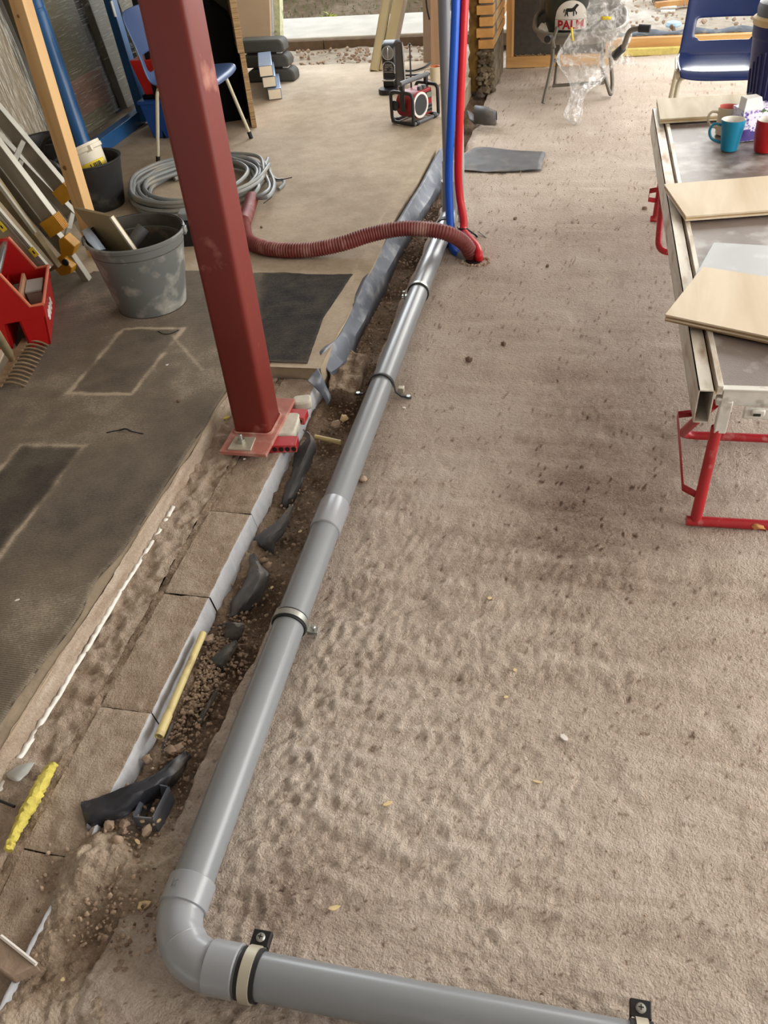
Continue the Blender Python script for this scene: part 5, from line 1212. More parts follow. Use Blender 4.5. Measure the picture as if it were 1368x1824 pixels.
_b = nt.nodes.new('ShaderNodeBump'); _b.inputs['Strength'].default_value = .9; _b.inputs['Distance'].default_value = .02; nt.links.new(_n.outputs[0], _b.inputs['Height']); nt.links.new(_b.outputs[0], bs.inputs['Normal']); bs.inputs['Specular IOR Level'].default_value = .9; bs.inputs['Coat Weight'].default_value = .6
MATS['clear_film'] = pm
prs = [(-14, 1052, 1112, 5.72, .05), (15, 1046, 1117, 5.70, .05), (35, 1030, 1122, 5.68, .06), (60, 1014, 1126, 5.66, .06), (85, 1000, 1118, 5.65, .07), (105, 990, 1102, 5.63, .08), (125, 1000, 1088, 5.60, .08), (145, 1012, 1072, 5.54, .07), (160, 1016, 1052, 5.42, .07), (178, 1014, 1040, 5.38, .05), (200, 1004, 1038, 5.32, .04), (212, 1008, 1036, 5.28, .025), (226, 1026, 1034, 5.24, .01)]
rows = []
prs = smooth_path([Vector(p[:3]) for p in prs], 4), smooth_path([Vector((p[3], p[4], 0)) for p in prs], 4)
nk = 44
for i, (a, b) in enumerate(zip(*prs)):
    l = aty(a.y, a.x, b.x); r = aty(a.z, a.x, b.x); c = (l + r) / 2; hw = (r - l) / 2; row = []
    for k in range(nk + 1):
        th = 6.2832 * k / nk; n1 = float(fbm(np.array(math.cos(th) * 2.4 + 9 + i * .17), np.array(math.sin(th) * 2.4 + i * .09), 905, 4)) - .5
        f = 1 + n1 * .55 + .07 * math.sin(th * 9 + i * .35); row.append(c + hw * math.cos(th) * (1 + n1 * .12) + Vector((0, b.y * math.sin(th) * f, n1 * .05)))
    row[-1] = row[0].copy(); rows.append(row)
t = thing('plastic_bag', 'clear crumpled plastic bag draped over the armchair and trailing to the floor', 'bag', at(1030, 224, 0))
mk('film', sheet(rows), 'clear_film', t, smooth=25)
mat('tape_yellow', (232, 206, 60), 0.5); 
rr3 = [[aty(1071 + k * 6, 31 + (k % 2), 5.52) + Vector((0, -.01, z)) for k in range(4)] for z in (.008, -.008)]
mk('yellow_print', sheet(rr3), 'tape_yellow', t, solid=.001)
rr3 = [[aty(1018 + k * .6, 48 + k * 6, 5.44) + Vector((x, -.01, 0)) for k in range(5)] for x in (.006, -.006)]
mk('yellow_print', sheet(rr3), 'tape_yellow', t, solid=.001)
wing = [[(1085, 62, 5.60), (1108, 66, 5.60), (1122, 75, 5.62)], [(1083, 85, 5.58), (1105, 95, 5.55), (1118, 92, 5.60)], [(1086, 104, 5.57), (1112, 112, 5.54), (1128, 103, 5.58)], [(1100, 114, 5.57), (1120, 117, 5.55), (1134, 116, 5.58)]]
W_ = [[aty(*p) for p in r] for r in wing]; W_ = [list(c) for c in zip(*[smooth_path(list(r), 5) for r in zip(*W_)])]; W_ = [smooth_path(r, 6) for r in W_]
W_ = [[p + Vector((0, .015 * math.sin(i * 1.1 + k * 1.7), .004 * math.cos(k * 2.1))) for k, p in enumerate(r)] for i, r in enumerate(W_)]
mk('film_flap', sheet(W_), 'clear_film', t, smooth=25)

# ------------------------------------------------------------------ wrapped panel stacks on blue racks along the left wall
def film_mat(name, base, stretch, alpha, rough=.2, thr=(.45, .62)):
    m = bpy.data.materials.new(name); m.use_nodes = True; nt = m.node_tree; b = nt.nodes['Principled BSDF']; L = nt.links.new
    b.inputs['Base Color'].default_value = lin(base) + (1,); b.inputs['Roughness'].default_value = rough; b.inputs['Specular IOR Level'].default_value = .8
    tc = nt.nodes.new('ShaderNodeTexCoord'); mp = nt.nodes.new('ShaderNodeMapping'); mp.inputs['Scale'].default_value = stretch; L(tc.outputs['Object'], mp.inputs[0])
    n = nt.nodes.new('ShaderNodeTexNoise'); n.inputs['Scale'].default_value = 10; n.inputs['Detail'].default_value = 6; n.inputs['Roughness'].default_value = .7; n.inputs['Distortion'].default_value = .25; L(mp.outputs[0], n.inputs['Vector'])
    r = nt.nodes.new('ShaderNodeValToRGB'); r.color_ramp.elements[0].position = thr[0]; r.color_ramp.elements[1].position = thr[1]
    r.color_ramp.elements[0].color = (alpha[0],) * 3 + (1,); r.color_ramp.elements[1].color = (alpha[1],) * 3 + (1,); L(n.outputs[0], r.inputs[0]); L(r.outputs[0], b.inputs['Alpha'])
    bp = nt.nodes.new('ShaderNodeBump'); bp.inputs['Strength'].default_value = .6; bp.inputs['Distance'].default_value = .01; L(n.outputs[0], bp.inputs['Height']); L(bp.outputs[0], b.inputs['Normal'])
    MATS[name] = m; return m
film_mat('wrap_vertical', (226, 222, 208), (6, 16, .5), (.06, .80), thr=(.46, .62)); film_mat('wrap_horizontal', (196, 192, 176), (1, .7, 20), (.03, .55), thr=(.52, .70))
mat('rack_blue', (44, 96, 150), 0.3, var=0.1); mat('panel_olive', (92, 86, 66), 0.6, var=0.12, scale=3); mat('panel_dark', (48, 40, 30), 0.6, var=0.2); mat('panel_brown', (112, 84, 70), 0.6, var=0.15, scale=4); mat('panel_tan', (150, 136, 112), 0.7, var=0.15, scale=4)
def lean(x, y, z): return Vector((x - .13 * (z - .1), y, z))
def lboard(y0, y1, z0, z1, x, th, m, parent, name='panel'):
    mk(name, prism([lean(x, y0, z0), lean(x, y1, z0), lean(x, y1, z1), lean(x, y0, z1)], (-th, 0, 0)), m, parent, bevel=.003)
t = thing('wrapped_panels', 'tall stack of dark panels in stretch wrap on a blue rack by the left wall', 'panels', (-2.85, 5.1, SLAB_Z))
xf0 = -2.80
for y0, y1, m_ in ((4.50, 5.02, 'panel_olive'), (5.03, 5.16, 'panel_dark'), (5.17, 5.34, 'panel_olive'), (5.36, 5.50, 'panel_dark'), (5.51, 6.15, 'panel_olive')):
    lboard(y0, y1, .17, 1.9, xf0 - .04 * (m_ == 'panel_dark'), .09, m_, t)
lboard(4.62, 5.02, .26, .44, xf0 + .005, .02, 'panel_brown', t, 'cover_patch')
mk('base_rail', bar((-2.735, 4.46, .12), (-2.755, 6.1, .12), .06, .08), 'rack_blue', t, bevel=.004)
mk('base_rail', bar((-3.05, 4.6, .12), (-3.05, 6.1, .12), .06, .08), 'rack_blue', t, bevel=.004)
V_ = []
for i, zv in enumerate(np.linspace(.10, 1.9, 26)):
    V_.append([lean(-2.755 - .03 * min(1, (zv - .1) * 4) + .006 * math.sin(i * 1.9 + k * .8), y, zv) for k, y in enumerate(np.linspace(4.47, 6.15, 40))])
mk('stretch_wrap', sheet(V_), 'wrap_horizontal', t, label='clear stretch wrap with horizontal streaks')
rp_ = t
pa, pb_ = atx(150, 262, -2.745), atx(58, -10, -2.86)
_pt = mk('rack_post', tube([pa, pa.lerp(pb_, .5), pb_, pb_ + (pb_ - pa) * .9], .042, 16), 'rack_blue', rp_); mk('joint', tube([atx(64, 14, -2.852), atx(67, 20, -2.850)], .045, 16), 'rack_blue', _pt)
for (a, b, x, lab) in (((243, 160), (193, -10), -2.72, 'flat blue rack post right of the dark panels with a torn label'),):
    q0_, q1_ = atx(*a, x), atx(*b, x - .06); d_ = q1_ - q0_
    q00 = q0_ - d_ * ((q0_.z - .10) / d_.z)
    _pt = mk('rack_post', bar(q00, q1_ + d_ * 1.2, .07, .05, side=(0, 1, 0)), 'rack_blue', t, bevel=.004)
    mk('torn_label', bar(atx(206, 30, x - .02), atx(198, 2, x - .03), .024, .006, side=(0, 1, 0)), 'label_white', _pt)
t = thing('wrapped_panels', 'pale panel stack in clear film with upright streaks at the far left', 'panels', (-2.95, 3.8, SLAB_Z))
for y0, y1, m_ in ((2.9, 3.55, 'panel_tan'), (3.56, 4.02, 'panel_brown'), (4.03, 4.40, 'panel_tan')):
    lboard(y0, y1, .14, 1.9, -2.88, .10, m_, t)
mk('base_rail', bar((-2.90, 2.9, .11), (-2.90, 4.4, .11), .06, .06), 'rack_blue', t, bevel=.004)
V_ = []
for i, zv in enumerate(np.linspace(.09, 1.9, 20)):
    V_.append([lean(-2.862 + .007 * math.sin(k * 1.3) + .004 * math.sin(i * 1.1 + k), y, zv) for k, y in enumerate(np.linspace(2.9, 4.41, 46))])
mk('stretch_wrap', sheet(V_), 'wrap_vertical', t, label='clear stretch wrap with upright glossy streaks')

# timber prop
wood('pine_prop', (222, 184, 130), (196, 152, 98), scale=7, axis=(1.2, 1.2, .10))
M = Matrix.Translation((-2.062, 3.215, 0)) @ Matrix.Rotation(-.25, 4, 'Z')
t = thing('timber_prop', 'square pine prop standing upright in front of the black tubs', 'prop', (-2.062, 3.215, SLAB_Z))
mk('prop_body', xf(box((0, 0, 1.37), (.068, .048, 2.58)), M), 'pine_prop', t, bevel=.002)
mat('knot', (120, 76, 42), 0.7, var=0.3, scale=60)
for z, r in ((.46, .010), (1.0, .006)):
    kc = M @ Vector((-.008, -.0245, z)); mk('knot', lathe([(r, 0), (r * .9, .0012), (0, .0015)], 14, M=frame(kc, (1, 0, 0), ez=(math.sin(-.25) * 1.0, -math.cos(.25), 0))), 'knot', t)

# ladder sections leaning against the left side
mat('ladder_alu', (140, 132, 116), 0.5, metal=0.4, var=0.1, scale=20, stretch=(1, 1, .3)); mat('ladder_edge', (168, 164, 152), 0.5, metal=0.35); mat('cap_yellow', (200, 166, 74), 0.55, var=0.1); mat('hinge_yellow', (196, 140, 24), 0.5, var=0.12, scale=20); mat('timber_old', (140, 124, 94), 0.8, var=0.2, scale=14)
def rail(parent, a, b, y, w=.062, m='ladder_alu', extend=.9, name='rail', th=.024):
    p0 = aty(*b, y); p1 = aty(*a, y); d_ = (p1 - p0); p1 = p1 + d_.normalized() * extend
    r = mk(name, bar(p0, p1, th, w, side=(0, 1, 0)), m, parent, bevel=.0015)
    s = d_.normalized(); nrm = Vector((-s.z, 0, s.x)); nrm = nrm if nrm.z > 0 else -nrm
    for k in (-1, 1): mk('rail_flange', bar(p0 + nrm * (w / 2) * k, p1 + nrm * (w / 2) * k, th + .006, .004, side=(0, 1, 0)), 'ladder_edge', r)
    return p0, p1, nrm
t = thing('ladder', 'folding aluminium ladder with yellow hinge and end caps leaning at the left', 'ladder', (-2.1, 3.05, SLAB_Z))
a0, a1_, nA = rail(t, (0, 206), (122, 350), 3.30)
c0, c1, nC = rail(t, (0, 272), (103, 408), 2.92)
b0_, b1_, nB = rail(t, (0, 252), (137, 392), 3.36, w=.05)
d0, d1, nD = rail(t, (0, 306), (124, 452), 2.95, w=.05)
def rung(p, q): mk('rung', join(bar(p, q, .030, .020, side=(1, 0, 1)), ), 'ladder_edge', t, bevel=.002)
for s in (.42, .70, .98): 
    dA = (a1_ - a0); dC = (c1 - c0); rung(a0 + dA.normalized() * s * .62 * 1.0, c0 + dC.normalized() * s * .62)
for s in (.03, .31, .59):
    rung(b0_ + (b1_ - b0_).normalized() * s, d0 + (d1 - d0).normalized() * s)
def cap(p, dirn, w, y):
    e = mk('end_cap', bar(p - dirn * .012, p + dirn * .042, .031, w + .008, side=(0, 1, 0)), 'cap_yellow', t, bevel=.003)
    for k in range(6): mk('cap_ridge', bar(p - dirn * .0125 + Vector((0, -.019 + .0075 * k, 0)) + Vector((0, 0, .001)), p + dirn * .051 + Vector((0, -.019 + .0075 * k, 0)), .003, w + .018, side=(0, 1, 0)), 'hinge_yellow', e)
cap(a0, (a1_ - a0).normalized(), .062, 3.30); cap(c0, (c1 - c0).normalized(), .062, 2.92)
hg = [(104, 428), (113, 422), (133, 440), (128, 456), (116, 456), (113, 462), (128, 478), (126, 488), (108, 492), (93, 475), (95, 465), (108, 455)]
hp_ = [aty(px, py, 2.90) for px, py in hg]; lift_ = Vector((0, 0, max(0, SLAB_Z + .004 - min(p.z for p in hp_))))
h_ = mk('hinge', prism([p + lift_ for p in hp_], (0, .05, 0)), 'hinge_yellow', t, bevel=.003)
hc_ = aty(117, 467, 2.898) + lift_; mk('hinge_bolt', lathe([(.014, 0), (.014, .006), (.006, .008), (0, .008)], 16, M=frame(hc_, (1, 0, 0), ez=(0, -1, 0))), 'tip_black', h_)
fp = d0; mk('foot', bar(fp, Vector((fp.x + .03, fp.y + .02, SLAB_Z + .002)), .03, .03), 'ladder_edge', t, bevel=.002)
fp = b0_; mk('foot', bar(fp, Vector((fp.x + .04, fp.y + .0, SLAB_Z + .002)), .03, .03), 'ladder_edge', t, bevel=.002)
t2 = thing('old_plank', 'weathered grey plank leaning below the ladder rails', 'plank', aty(92, 462, 2.86))
p0_, p1_, n_ = aty(100, 478, 2.86), aty(0, 338, 2.86), None
mk('plank_body', bar(p0_, p1_ + (p1_ - p0_) * 1.5, .03, .045, side=(0, 1, 0)), 'timber_old', t2, bevel=.002)
mk('edge_profile', bar(aty(62, 415, 2.84), aty(0, 335, 2.84) + (p1_ - p0_) * 1.0, .012, .014, side=(0, 1, 0)), 'ladder_edge', t2)
t3 = thing('alu_plank', 'wide aluminium plank with two small yellow stickers leaning behind the red tote', 'plank', aty(70, 480, 2.80))
q0_, q1_ = aty(74, 488, 2.80), aty(-12, 388, 2.80)
mk('plank_body', bar(q0_, q1_ + (q1_ - q0_) * 1.5, .05, .115, side=(0, 1, 0)), 'panel_tan', t3, bevel=.002)
dq = (q1_ - q0_).normalized(); nq = Vector((-dq.z, 0, dq.x)); nq = nq if nq.x > 0 else -nq
for k in (.052, .066): mk('edge_profile', bar(q0_ + nq * k + Vector((0, -.02, 0)), q1_ + nq * k + (q1_ - q0_) * 1.5 + Vector((0, -.02, 0)), .014, .010, side=(0, 1, 0)), 'ladder_edge', t3)
for px, py in ((60, 449), (3, 404)):
    c = aty(px, py, 2.765); s = mk('sticker', bar(c - dq * .018, c + dq * .018, .001, .026, side=(0, 1, 0)), 'tape_yellow', t3)
    mk('sticker_mark', bar(c - dq * .007 + Vector((0, -.001, 0)), c + dq * .006 + Vector((0, -.001, 0)), .001, .006, side=(0, 1, 0)), 'label_black', s)

# ------------------------------------------------------------------ tubs, pail and mortar bucket
mat('tub_black', (30, 30, 30), 0.5, var=0.2, scale=14, dirt=((84, 78, 70), 0.15, 10)); mat('pail_white', (222, 214, 194), 0.45, var=0.05); mat('pail_inside', (150, 134, 110), 0.8); mat('bucket_grey', (104, 106, 104), 0.5, var=0.08, scale=8, dirt=((168, 164, 156), 0.30, 13)); mat('bucket_inside', (66, 62, 56), 0.8, var=0.3, scale=20, dirt=((120, 108, 90), 0.3, 12))
def tub(label, c, r0, r1, h, handle=None):
    c = Vector(c); t = thing('rubber_tub', label, 'tub', c, None)
    pr_ = [(r0 * .96, 0), (r0, .006)] + [(r0 + (r1 - r0) * k / 8 + .0012 * (k % 2), .006 + (h - .016) * k / 8) for k in range(1, 9)] + [(r1 + .006, h - .006), (r1 + .006, h), (r1 - .002, h)] + [(r1 - .008 - (r1 - r0) * k / 4, h - .006 - (h - .02) * k / 4) for k in range(5)] + [(.001, .014)]
    mk('body', lathe(pr_, 40, c), 'tub_black', t)
    for pts in handle or []:
        mk('handle', tube(smooth_path(pts, 7), .011, 10), 'tub_black', t)
    return t
TC = Vector((-2.345, 3.80, SLAB_Z))
tub('black rubber tub behind the pine prop holding a white pail', TC, .125, .158, .225, [[TC + Vector((-.15, -.08, .218)), TC + Vector((-.20, -.12, .262)), TC + Vector((-.13, -.18, .285)), TC + Vector((-.05, -.19, .262)), TC + Vector((-.03, -.168, .218))]])
TC2 = Vector((-2.715, 4.08, SLAB_Z))
h1 = [aty(76, 285, 3.95), aty(76, 258, 3.93), aty(86, 243, 3.92), aty(104, 238, 3.92), aty(122, 240, 3.95), aty(130, 262, 4.0)]
tub('second black rubber tub at the far left with a raised handle', TC2, .105, .130, .24, [h1])
PC = Vector((-2.365, 3.825, .352)); tilt = Matrix.Translation(PC) @ Matrix.Rotation(-.10, 4, 'X') @ Matrix.Rotation(-.34, 4, 'Y') @ Matrix.Translation((0, 0, -.160))
t = thing('plastic_pail', 'white plastic pail with a yellow label standing tilted in the black tub', 'pail', PC - Vector((0, 0, .1)))
PR1 = .086
mk('body', lathe([(.062, 0), (.066, .004), (PR1 - .002, .130), (PR1 + .006, .134), (PR1 + .006, .150), (PR1 + .002, .152), (PR1 + .002, .165), (PR1 - .003, .165), (PR1 - .005, .13), (.060, .008), (.001, .008)], 40, M=tilt), 'pail_white', t)
mk('inner_liner', lathe_open([(PR1 - .0045, .164), (PR1 - .0065, .13), (.0595, .010), (.001, .009)], 40, tilt), 'pail_inside', t)
mk('lug', xf(box((.058, -.062, .138), (.030, .022, .026)), tilt @ Matrix.Rotation(.15, 4, 'Z')), 'pail_white', t, bevel=.003)
def on_pail(a, v, l): r = .066 + (PR1 - .068) * (v / .13) + l; return tilt @ Vector((r * math.cos(a), r * math.sin(a), v))
def pail_patch(name, a0, a1, v0, v1, m, l, par): 
    R_ = [[on_pail(a, v, l) for a in np.linspace(a0, a1, 14)] for v in (v0, (v0 + v1) / 2, v1)]
    return mk(name, sheet(R_), m, par, solid=.0006)
lb = pail_patch('label', 3.9, 6.3, .045, .085, 'tape_yellow', .0014, t)
tv, tf = text_shape('J IIIB', .030, .0008)
mk('lettering', ([on_pail(5.55 + v.x / .074, .064 + v.y, .0024) for v in tv], tf), 'label_black', lb, smooth=0, solid=.0006)
pail_patch('label_foot', 3.9, 6.3, .028, .044, 'white_chip', .0014, t)
pail_patch('stain', 4.62, 4.68, .122, .130, 'label_black', .0014, t)

BC = Vector((-1.605, 2.775, SLAB_Z)); BH = .29; BR0, BR1 = .128, .172
t = thing('mortar_bucket', 'big grey scuffed mortar bucket standing on the carpet', 'bucket', BC)
mk('body', lathe_open([(BR0 - .01, 0), (BR0, .004), (BR0 + .003, .02)] + [(BR0 + .003 + (BR1 - BR0) * k / 6, .02 + (BH - .04) * k / 6) for k in range(1, 7)] + [(BR1 + .010, BH - .016), (BR1 + .012, BH - .004), (BR1 + .008, BH), (BR1 + .002, BH - .002)], 56, Matrix.Translation(BC)), 'bucket_grey', t)
mk('inner_wall', lathe_open([(BR1 + .002, BH - .002), (BR1 - .002, BH - .05), (BR1 - .012, BH - .055), (BR1 - .02, BH - .10), (BR0 - .008, .03), (.001, .03)], 56, Matrix.Translation(BC)), 'bucket_inside', t)
mk('base_ring', lathe([(BR0 - .012, .0), (BR0 + .002, .002), (BR0 + .002, .008)], 48, BC), 'tub_black', t)
for a in (.25, 3.5): mk('handle_lug', xf(box((BR1 + .010, 0, BH - .012), (.016, .034, .026)), Matrix.Translation(BC) @ Matrix.Rotation(a, 4, 'Z')), 'bucket_grey', t, bevel=.004)
wire = [BC + Vector(((BR1 + .006) * math.cos(a), (BR1 + .006) * math.sin(a), BH + .004 - .006 * math.sin((a - .25)))) for a in np.linspace(.25, 3.5, 30)]
mk('bail_wire', tube(wire, .0028, 8), 'tub_black', t)
# contents
mat('tile_tan', (150, 134, 100), 0.6, var=0.06); mat('foil_blue', (176, 190, 206), 0.4, var=0.1)
f0, f1, f2, f3 = aty(131, 371, 2.82), aty(198, 386, 2.70), aty(240, 446, 2.70), aty(190, 446, 2.82)
t = thing('offcut_plate', 'tan flat offcut plate sticking out of the grey mortar bucket', 'plate', (f0 + f1 + f2 + f3) / 4)
nrm = (f1 - f0).cross(f3 - f0).normalized(); nrm = nrm if nrm.y < 0 else -nrm
dd = ((f2 - f1) + (f3 - f0)) * .25
mk('plate_body', prism([f0, f1, f2 + dd * .1, f3 + dd * .1], -nrm * .012), 'tile_tan', t, bevel=.001)
mk('pale_edge', bar(f1, f2 + dd * .1, .012, .014, side=nrm), 'pail_white', t, label='pale cut edge', bevel=.001)
e0, e1 = aty(256, 405, 2.85), aty(232, 440, 2.80)
t = thing('pipe_offcut', 'dark grey pipe offcut lying in the grey mortar bucket', 'pipe', e1); mk('tube_wall', pipe_wall([e0, e0 + (e1 - e0) * 1.3], .024, .003, 20), 'dpc_black', t)
o = mk('foil_scrap', sheet([[aty(146, 412, 2.72), aty(158, 405, 2.75)], [aty(156, 430, 2.69), aty(172, 422, 2.72)], [aty(172, 446, 2.66), aty(188, 444, 2.70)]]), 'foil_blue', solid=.004, origin=aty(160, 425, 2.70)); tag(o, 'pale blue scrap tucked inside the left rim of the mortar bucket', 'scrap')
# dark power tool half hidden behind the column by the bucket
t = thing('power_tool', 'dark power tool case partly hidden between grey bucket and column', 'tool', at(332, 440, SLAB_Z))
q = at(335, 440, SLAB_Z)
mk('case_body', xf(rbox((0, 0, .05), (.14, .12, .10), .03), frame(q + Vector((.01, .06, 0)), (1, .2, 0))), 'black_plastic', t, bevel=.008); mk('case_top', xf(rbox((0, .02, .115), (.10, .08, .03), .02), frame(q + Vector((.01, .06, 0)), (1, .2, 0))), 'cable_grey', t, bevel=.004)

# ------------------------------------------------------------------ red tool tote
mat('tote_red', (176, 20, 20), 0.4, var=0.06); mat('tote_rim', (206, 110, 80), 0.5, var=0.08); mat('tote_inside', (134, 12, 12), 0.6); mat('box_clear', (176, 160, 150), 0.3, var=0.1); mat('tote_wood', (176, 130, 98), 0.7, var=0.1)
rf_, rb_ = at(77, 543, .235), at(86, 474, .235)
el_ = (rb_ - rf_); TL_ = el_.length; el_.z = 0; el_.normalize(); ewl = Vector((-el_.y, el_.x, 0))
TM = frame((rf_.x, rf_.y, SLAB_Z), ewl, el_); L = lambda *p: TM @ Vector(p)
t = thing('tool_tote', 'red open tool tote with a silver carrying bar at the left edge', 'tote', L(.14, TL_ / 2, 0))
TH_ = .155; tw = .100
def comp(w0, w1, flip):
    b0__, b1__ = (w0 + .022, w1 - .006) if not flip else (w0 + .006, w1 - .022)
    for y in (0, TL_ - .006):
        mk('end_wall', prism([L(w0, y, TH_), L(w1, y, TH_), L(b1__, y, 0), L(b0__, y, 0)], el_ * .006), 'tote_red', t)
    for wt, wb in ((w0, b0__), (w1, b1__)):
        sgn_ = .006 if wt == w0 else -.006
        mk('side_wall', prism([L(wt, 0, TH_), L(wt + sgn_, 0, TH_), L(wb + sgn_, 0, 0), L(wb, 0, 0)], el_ * TL_), 'tote_red', t)
    mk('bottom', prism([L(b0__, 0, 0), L(b1__, 0, 0), L(b1__, TL_, 0), L(b0__, TL_, 0)], (0, 0, .006)), 'tote_inside', t)
comp(0, tw, False); comp(tw + .045, 2 * tw + .045, True)
sp = tw + .0225
for y in (-.001, TL_ - .007):
    pf = [(0, TH_), (.045, TH_), (sp - .02, .285), (sp + .02, .285), (2 * sp - .045, TH_), (2 * sp, TH_), (2 * sp - .004, TH_ - .045), (.004, TH_ - .045)]
    e = mk('gable', prism([L(w, y, z) for w, z in pf], el_ * .008), 'tote_red', t, bevel=.001)
    mk('rim', tube([L(w, y + .004, z + .002) for w, z in pf[:6]], .006, 8), 'tote_rim', e)
for w in (0, 2 * sp): mk('rim', tube([L(w, 0, TH_ + .002), L(w, TL_, TH_ + .002)], .006, 8), 'tote_rim', t)
mk('carry_bar', tube([L(sp, -.002, .268), L(sp, TL_ + .0, .268)], .0125, 16), 'chrome', t)
for w in (.015,):                                                 # white script-like print on the outer long side
    pts = [L(.0075 + .0 - .001, .05 + .022 * k * .55 + .008 * math.sin(k * 2.2), .085 + .022 * math.sin(k * 1.9)) for k in range(14)]
    mk('script_print', tube(smooth_path([Vector((p.x, p.y, p.z)) + ewl * (-.0105 + (TH_ - (p.z - SLAB_Z)) / TH_ * .022) for p in pts], 5), .003, 6), 'white_chip', t)
bx = thing('parts_box', 'small clear lidded box of fixings standing in the red tote', 'box', L(.06, TL_ * .62, .07))
mk('box_body', prism([L(.022, TL_ * .48, .07), L(.077, TL_ * .48, .07), L(.077, TL_ * .78, .07), L(.022, TL_ * .78, .07)], (0, 0, .065)), 'box_clear', bx, bevel=.003); mk('box_lid', prism([L(.018, TL_ * .47, .136), L(.080, TL_ * .47, .136), L(.080, TL_ * .79, .136), L(.018, TL_ * .79, .136)], (0, 0, .010)), 'pvc_pale', bx, bevel=.003)
o = mk('wood_offcut', prism([L(.028, .03, .012), L(.078, .03, .012), L(.078, TL_ * .9, .012), L(.028, TL_ * .9, .012)], (0, 0, .05)), 'tote_wood', origin=L(.05, .1, .012), bevel=.002); tag(o, 'flat wood offcut lying in the bottom of the red tote', 'offcut')
o = mk('wood_offcut', prism([L(.0815, .012, .03), L(.0925, .012, .03), L(.0925, TL_ * .85, .03), L(.0815, TL_ * .85, .03)], (0, 0, .135)), 'tote_wood', origin=L(.1, .1, .03), bevel=.002); tag(o, 'upright wood strip along the inner side of the red tote', 'offcut')

# ------------------------------------------------------------------ rake and pale boards
mat('rake_steel', (128, 104, 78), 0.7, var=0.2, scale=24, dirt=((150, 130, 100), 0.3, 18)); mat('rake_wood', (136, 122, 92), 0.7, var=0.15); mat('board_pale', (170, 170, 154), 0.7, var=0.1)
t = thing('garden_rake', 'rusty garden rake head with curved tines lying on the carpet', 'rake', at(25, 645, SLAB_Z))
ra, rb2 = at(46, 604, .105), at(-2, 684, .105)
dr = (rb2 - ra); nr = Vector((-dr.y, dr.x, 0)).normalized(); nr = nr if nr.x > 0 else -nr
mk('head_bar', bar(ra - dr * .02, rb2 + dr * .06, .030, .005, side=nr), 'rake_steel', t, bevel=.001)
for k in range(13):
    p = ra + dr * (.0 + k * .083) + nr * .012
    mk('tine', tube(smooth_path([p - nr * .006, p + nr * .02 + Vector((0, 0, .004)), p + nr * .048 + Vector((0, 0, -.004)), p + nr * .072 + Vector((0, 0, -.020))], 5), [.0042] * 10 + [.0036] * 5 + [.0024], 8), 'rake_steel', t)
m_ = ra + dr * .50
hd_ = (aty(-40, 540, 2.05) - m_)
mk('socket', tube([m_ + Vector((0, 0, .004)), m_ + hd_ * .10 + Vector((0, 0, .012))], [.010, .014], 12), 'rake_steel', t); mk('handle', tube([m_ + hd_ * .09 + Vector((0, 0, .010)), m_ + hd_ * 2.5], .0145, 14), 'rake_wood', t)
P = [at(-30, 600, SLAB_Z + .02), at(0, 575, SLAB_Z + .02), at(17, 603, SLAB_Z + .02), at(10, 612, SLAB_Z + .02), at(-30, 660, SLAB_Z + .02)]
o = mk('small_board', prism([at(-60, 640, .10), at(-30, 560, .10), at(1, 572, .10), at(17, 604, .10), at(-20, 690, .10)], (0, 0, -.018)), 'pail_white', origin=at(-20, 620, SLAB_Z), bevel=.002); tag(o, 'cream board offcut on the carpet at the left edge, lying uppermost', 'board')
o = mk('small_board', prism([at(14, 608, .082 + .012), at(21, 601, .094), at(30, 618, .094), at(24, 632, .094), at(-14, 690, .094), at(-30, 660, .094)], (0, 0, -.012)), 'board_pale', origin=at(10, 640, SLAB_Z), bevel=.002); tag(o, 'grey green board offcut beneath the rake handle at the left edge', 'board')

# ------------------------------------------------------------------ crates, cabinet and stacks behind the column
mat('crate_blue', (28, 76, 150), 0.45, var=0.08); mat('crate_red', (206, 30, 14), 0.45, var=0.05); mat('matt_black', (10, 10, 11), 0.9, spec=0.2, var=0.1)
t = thing('crate', 'blue plastic crate standing on the concrete left of the column', 'crate', (-2.43, 4.94, SLAB_Z), 'stacked crates left of the column')
cb_ = (-2.43, 4.94)
def tap(c, w0, d0_, w1, d1_, z0, z1):
    return [(c[0] + sx * w0, c[1] + sy * d0_, z0) for sx, sy in ((-1, -1), (1, -1), (1, 1), (-1, 1))] + [(c[0] + sx * w1, c[1] + sy * d1_, z1) for sx, sy in ((-1, -1), (1, -1), (1, 1), (-1, 1))], [(0, 3, 2, 1), (4, 5, 6, 7), (0, 1, 5, 4), (1, 2, 6, 5), (2, 3, 7, 6), (3, 0, 4, 7)]
mk('crate_body', tap(cb_, .09, .08, .120, .11, SLAB_Z, .285), 'crate_blue', t, bevel=.006); mk('crate_rim', box((cb_[0], cb_[1], .283), (.256, .236, .018)), 'crate_blue', t, bevel=.004)
t = thing('crate', 'bright red plastic crate set on top of the blue crate', 'crate', (-2.43, 4.95, .292), 'stacked crates left of the column')
mk('crate_body', tap((cb_[0], cb_[1] + .01), (.085), .08, .120, .11, .315, .50), 'crate_red', t, bevel=.006); mk('crate_foot', box((cb_[0] - .02, cb_[1], .3045), (.16, .16, .023)), 'matt_black', t, bevel=.003)
t = thing('plywood_cabinet', 'tall open cabinet with raw plywood front edge and black inside', 'cabinet', (-2.15, 5.35, SLAB_Z))
fe = at(450, 228, SLAB_Z); fex = fe.x + .012; zj = aty(436, 94, fe.y).z
CB = Matrix.Translation((fex, fe.y, 0)) @ Matrix.Rotation(math.radians(23.5), 4, 'Z')
def cbx(c, s): return xf(box(c, s), CB)
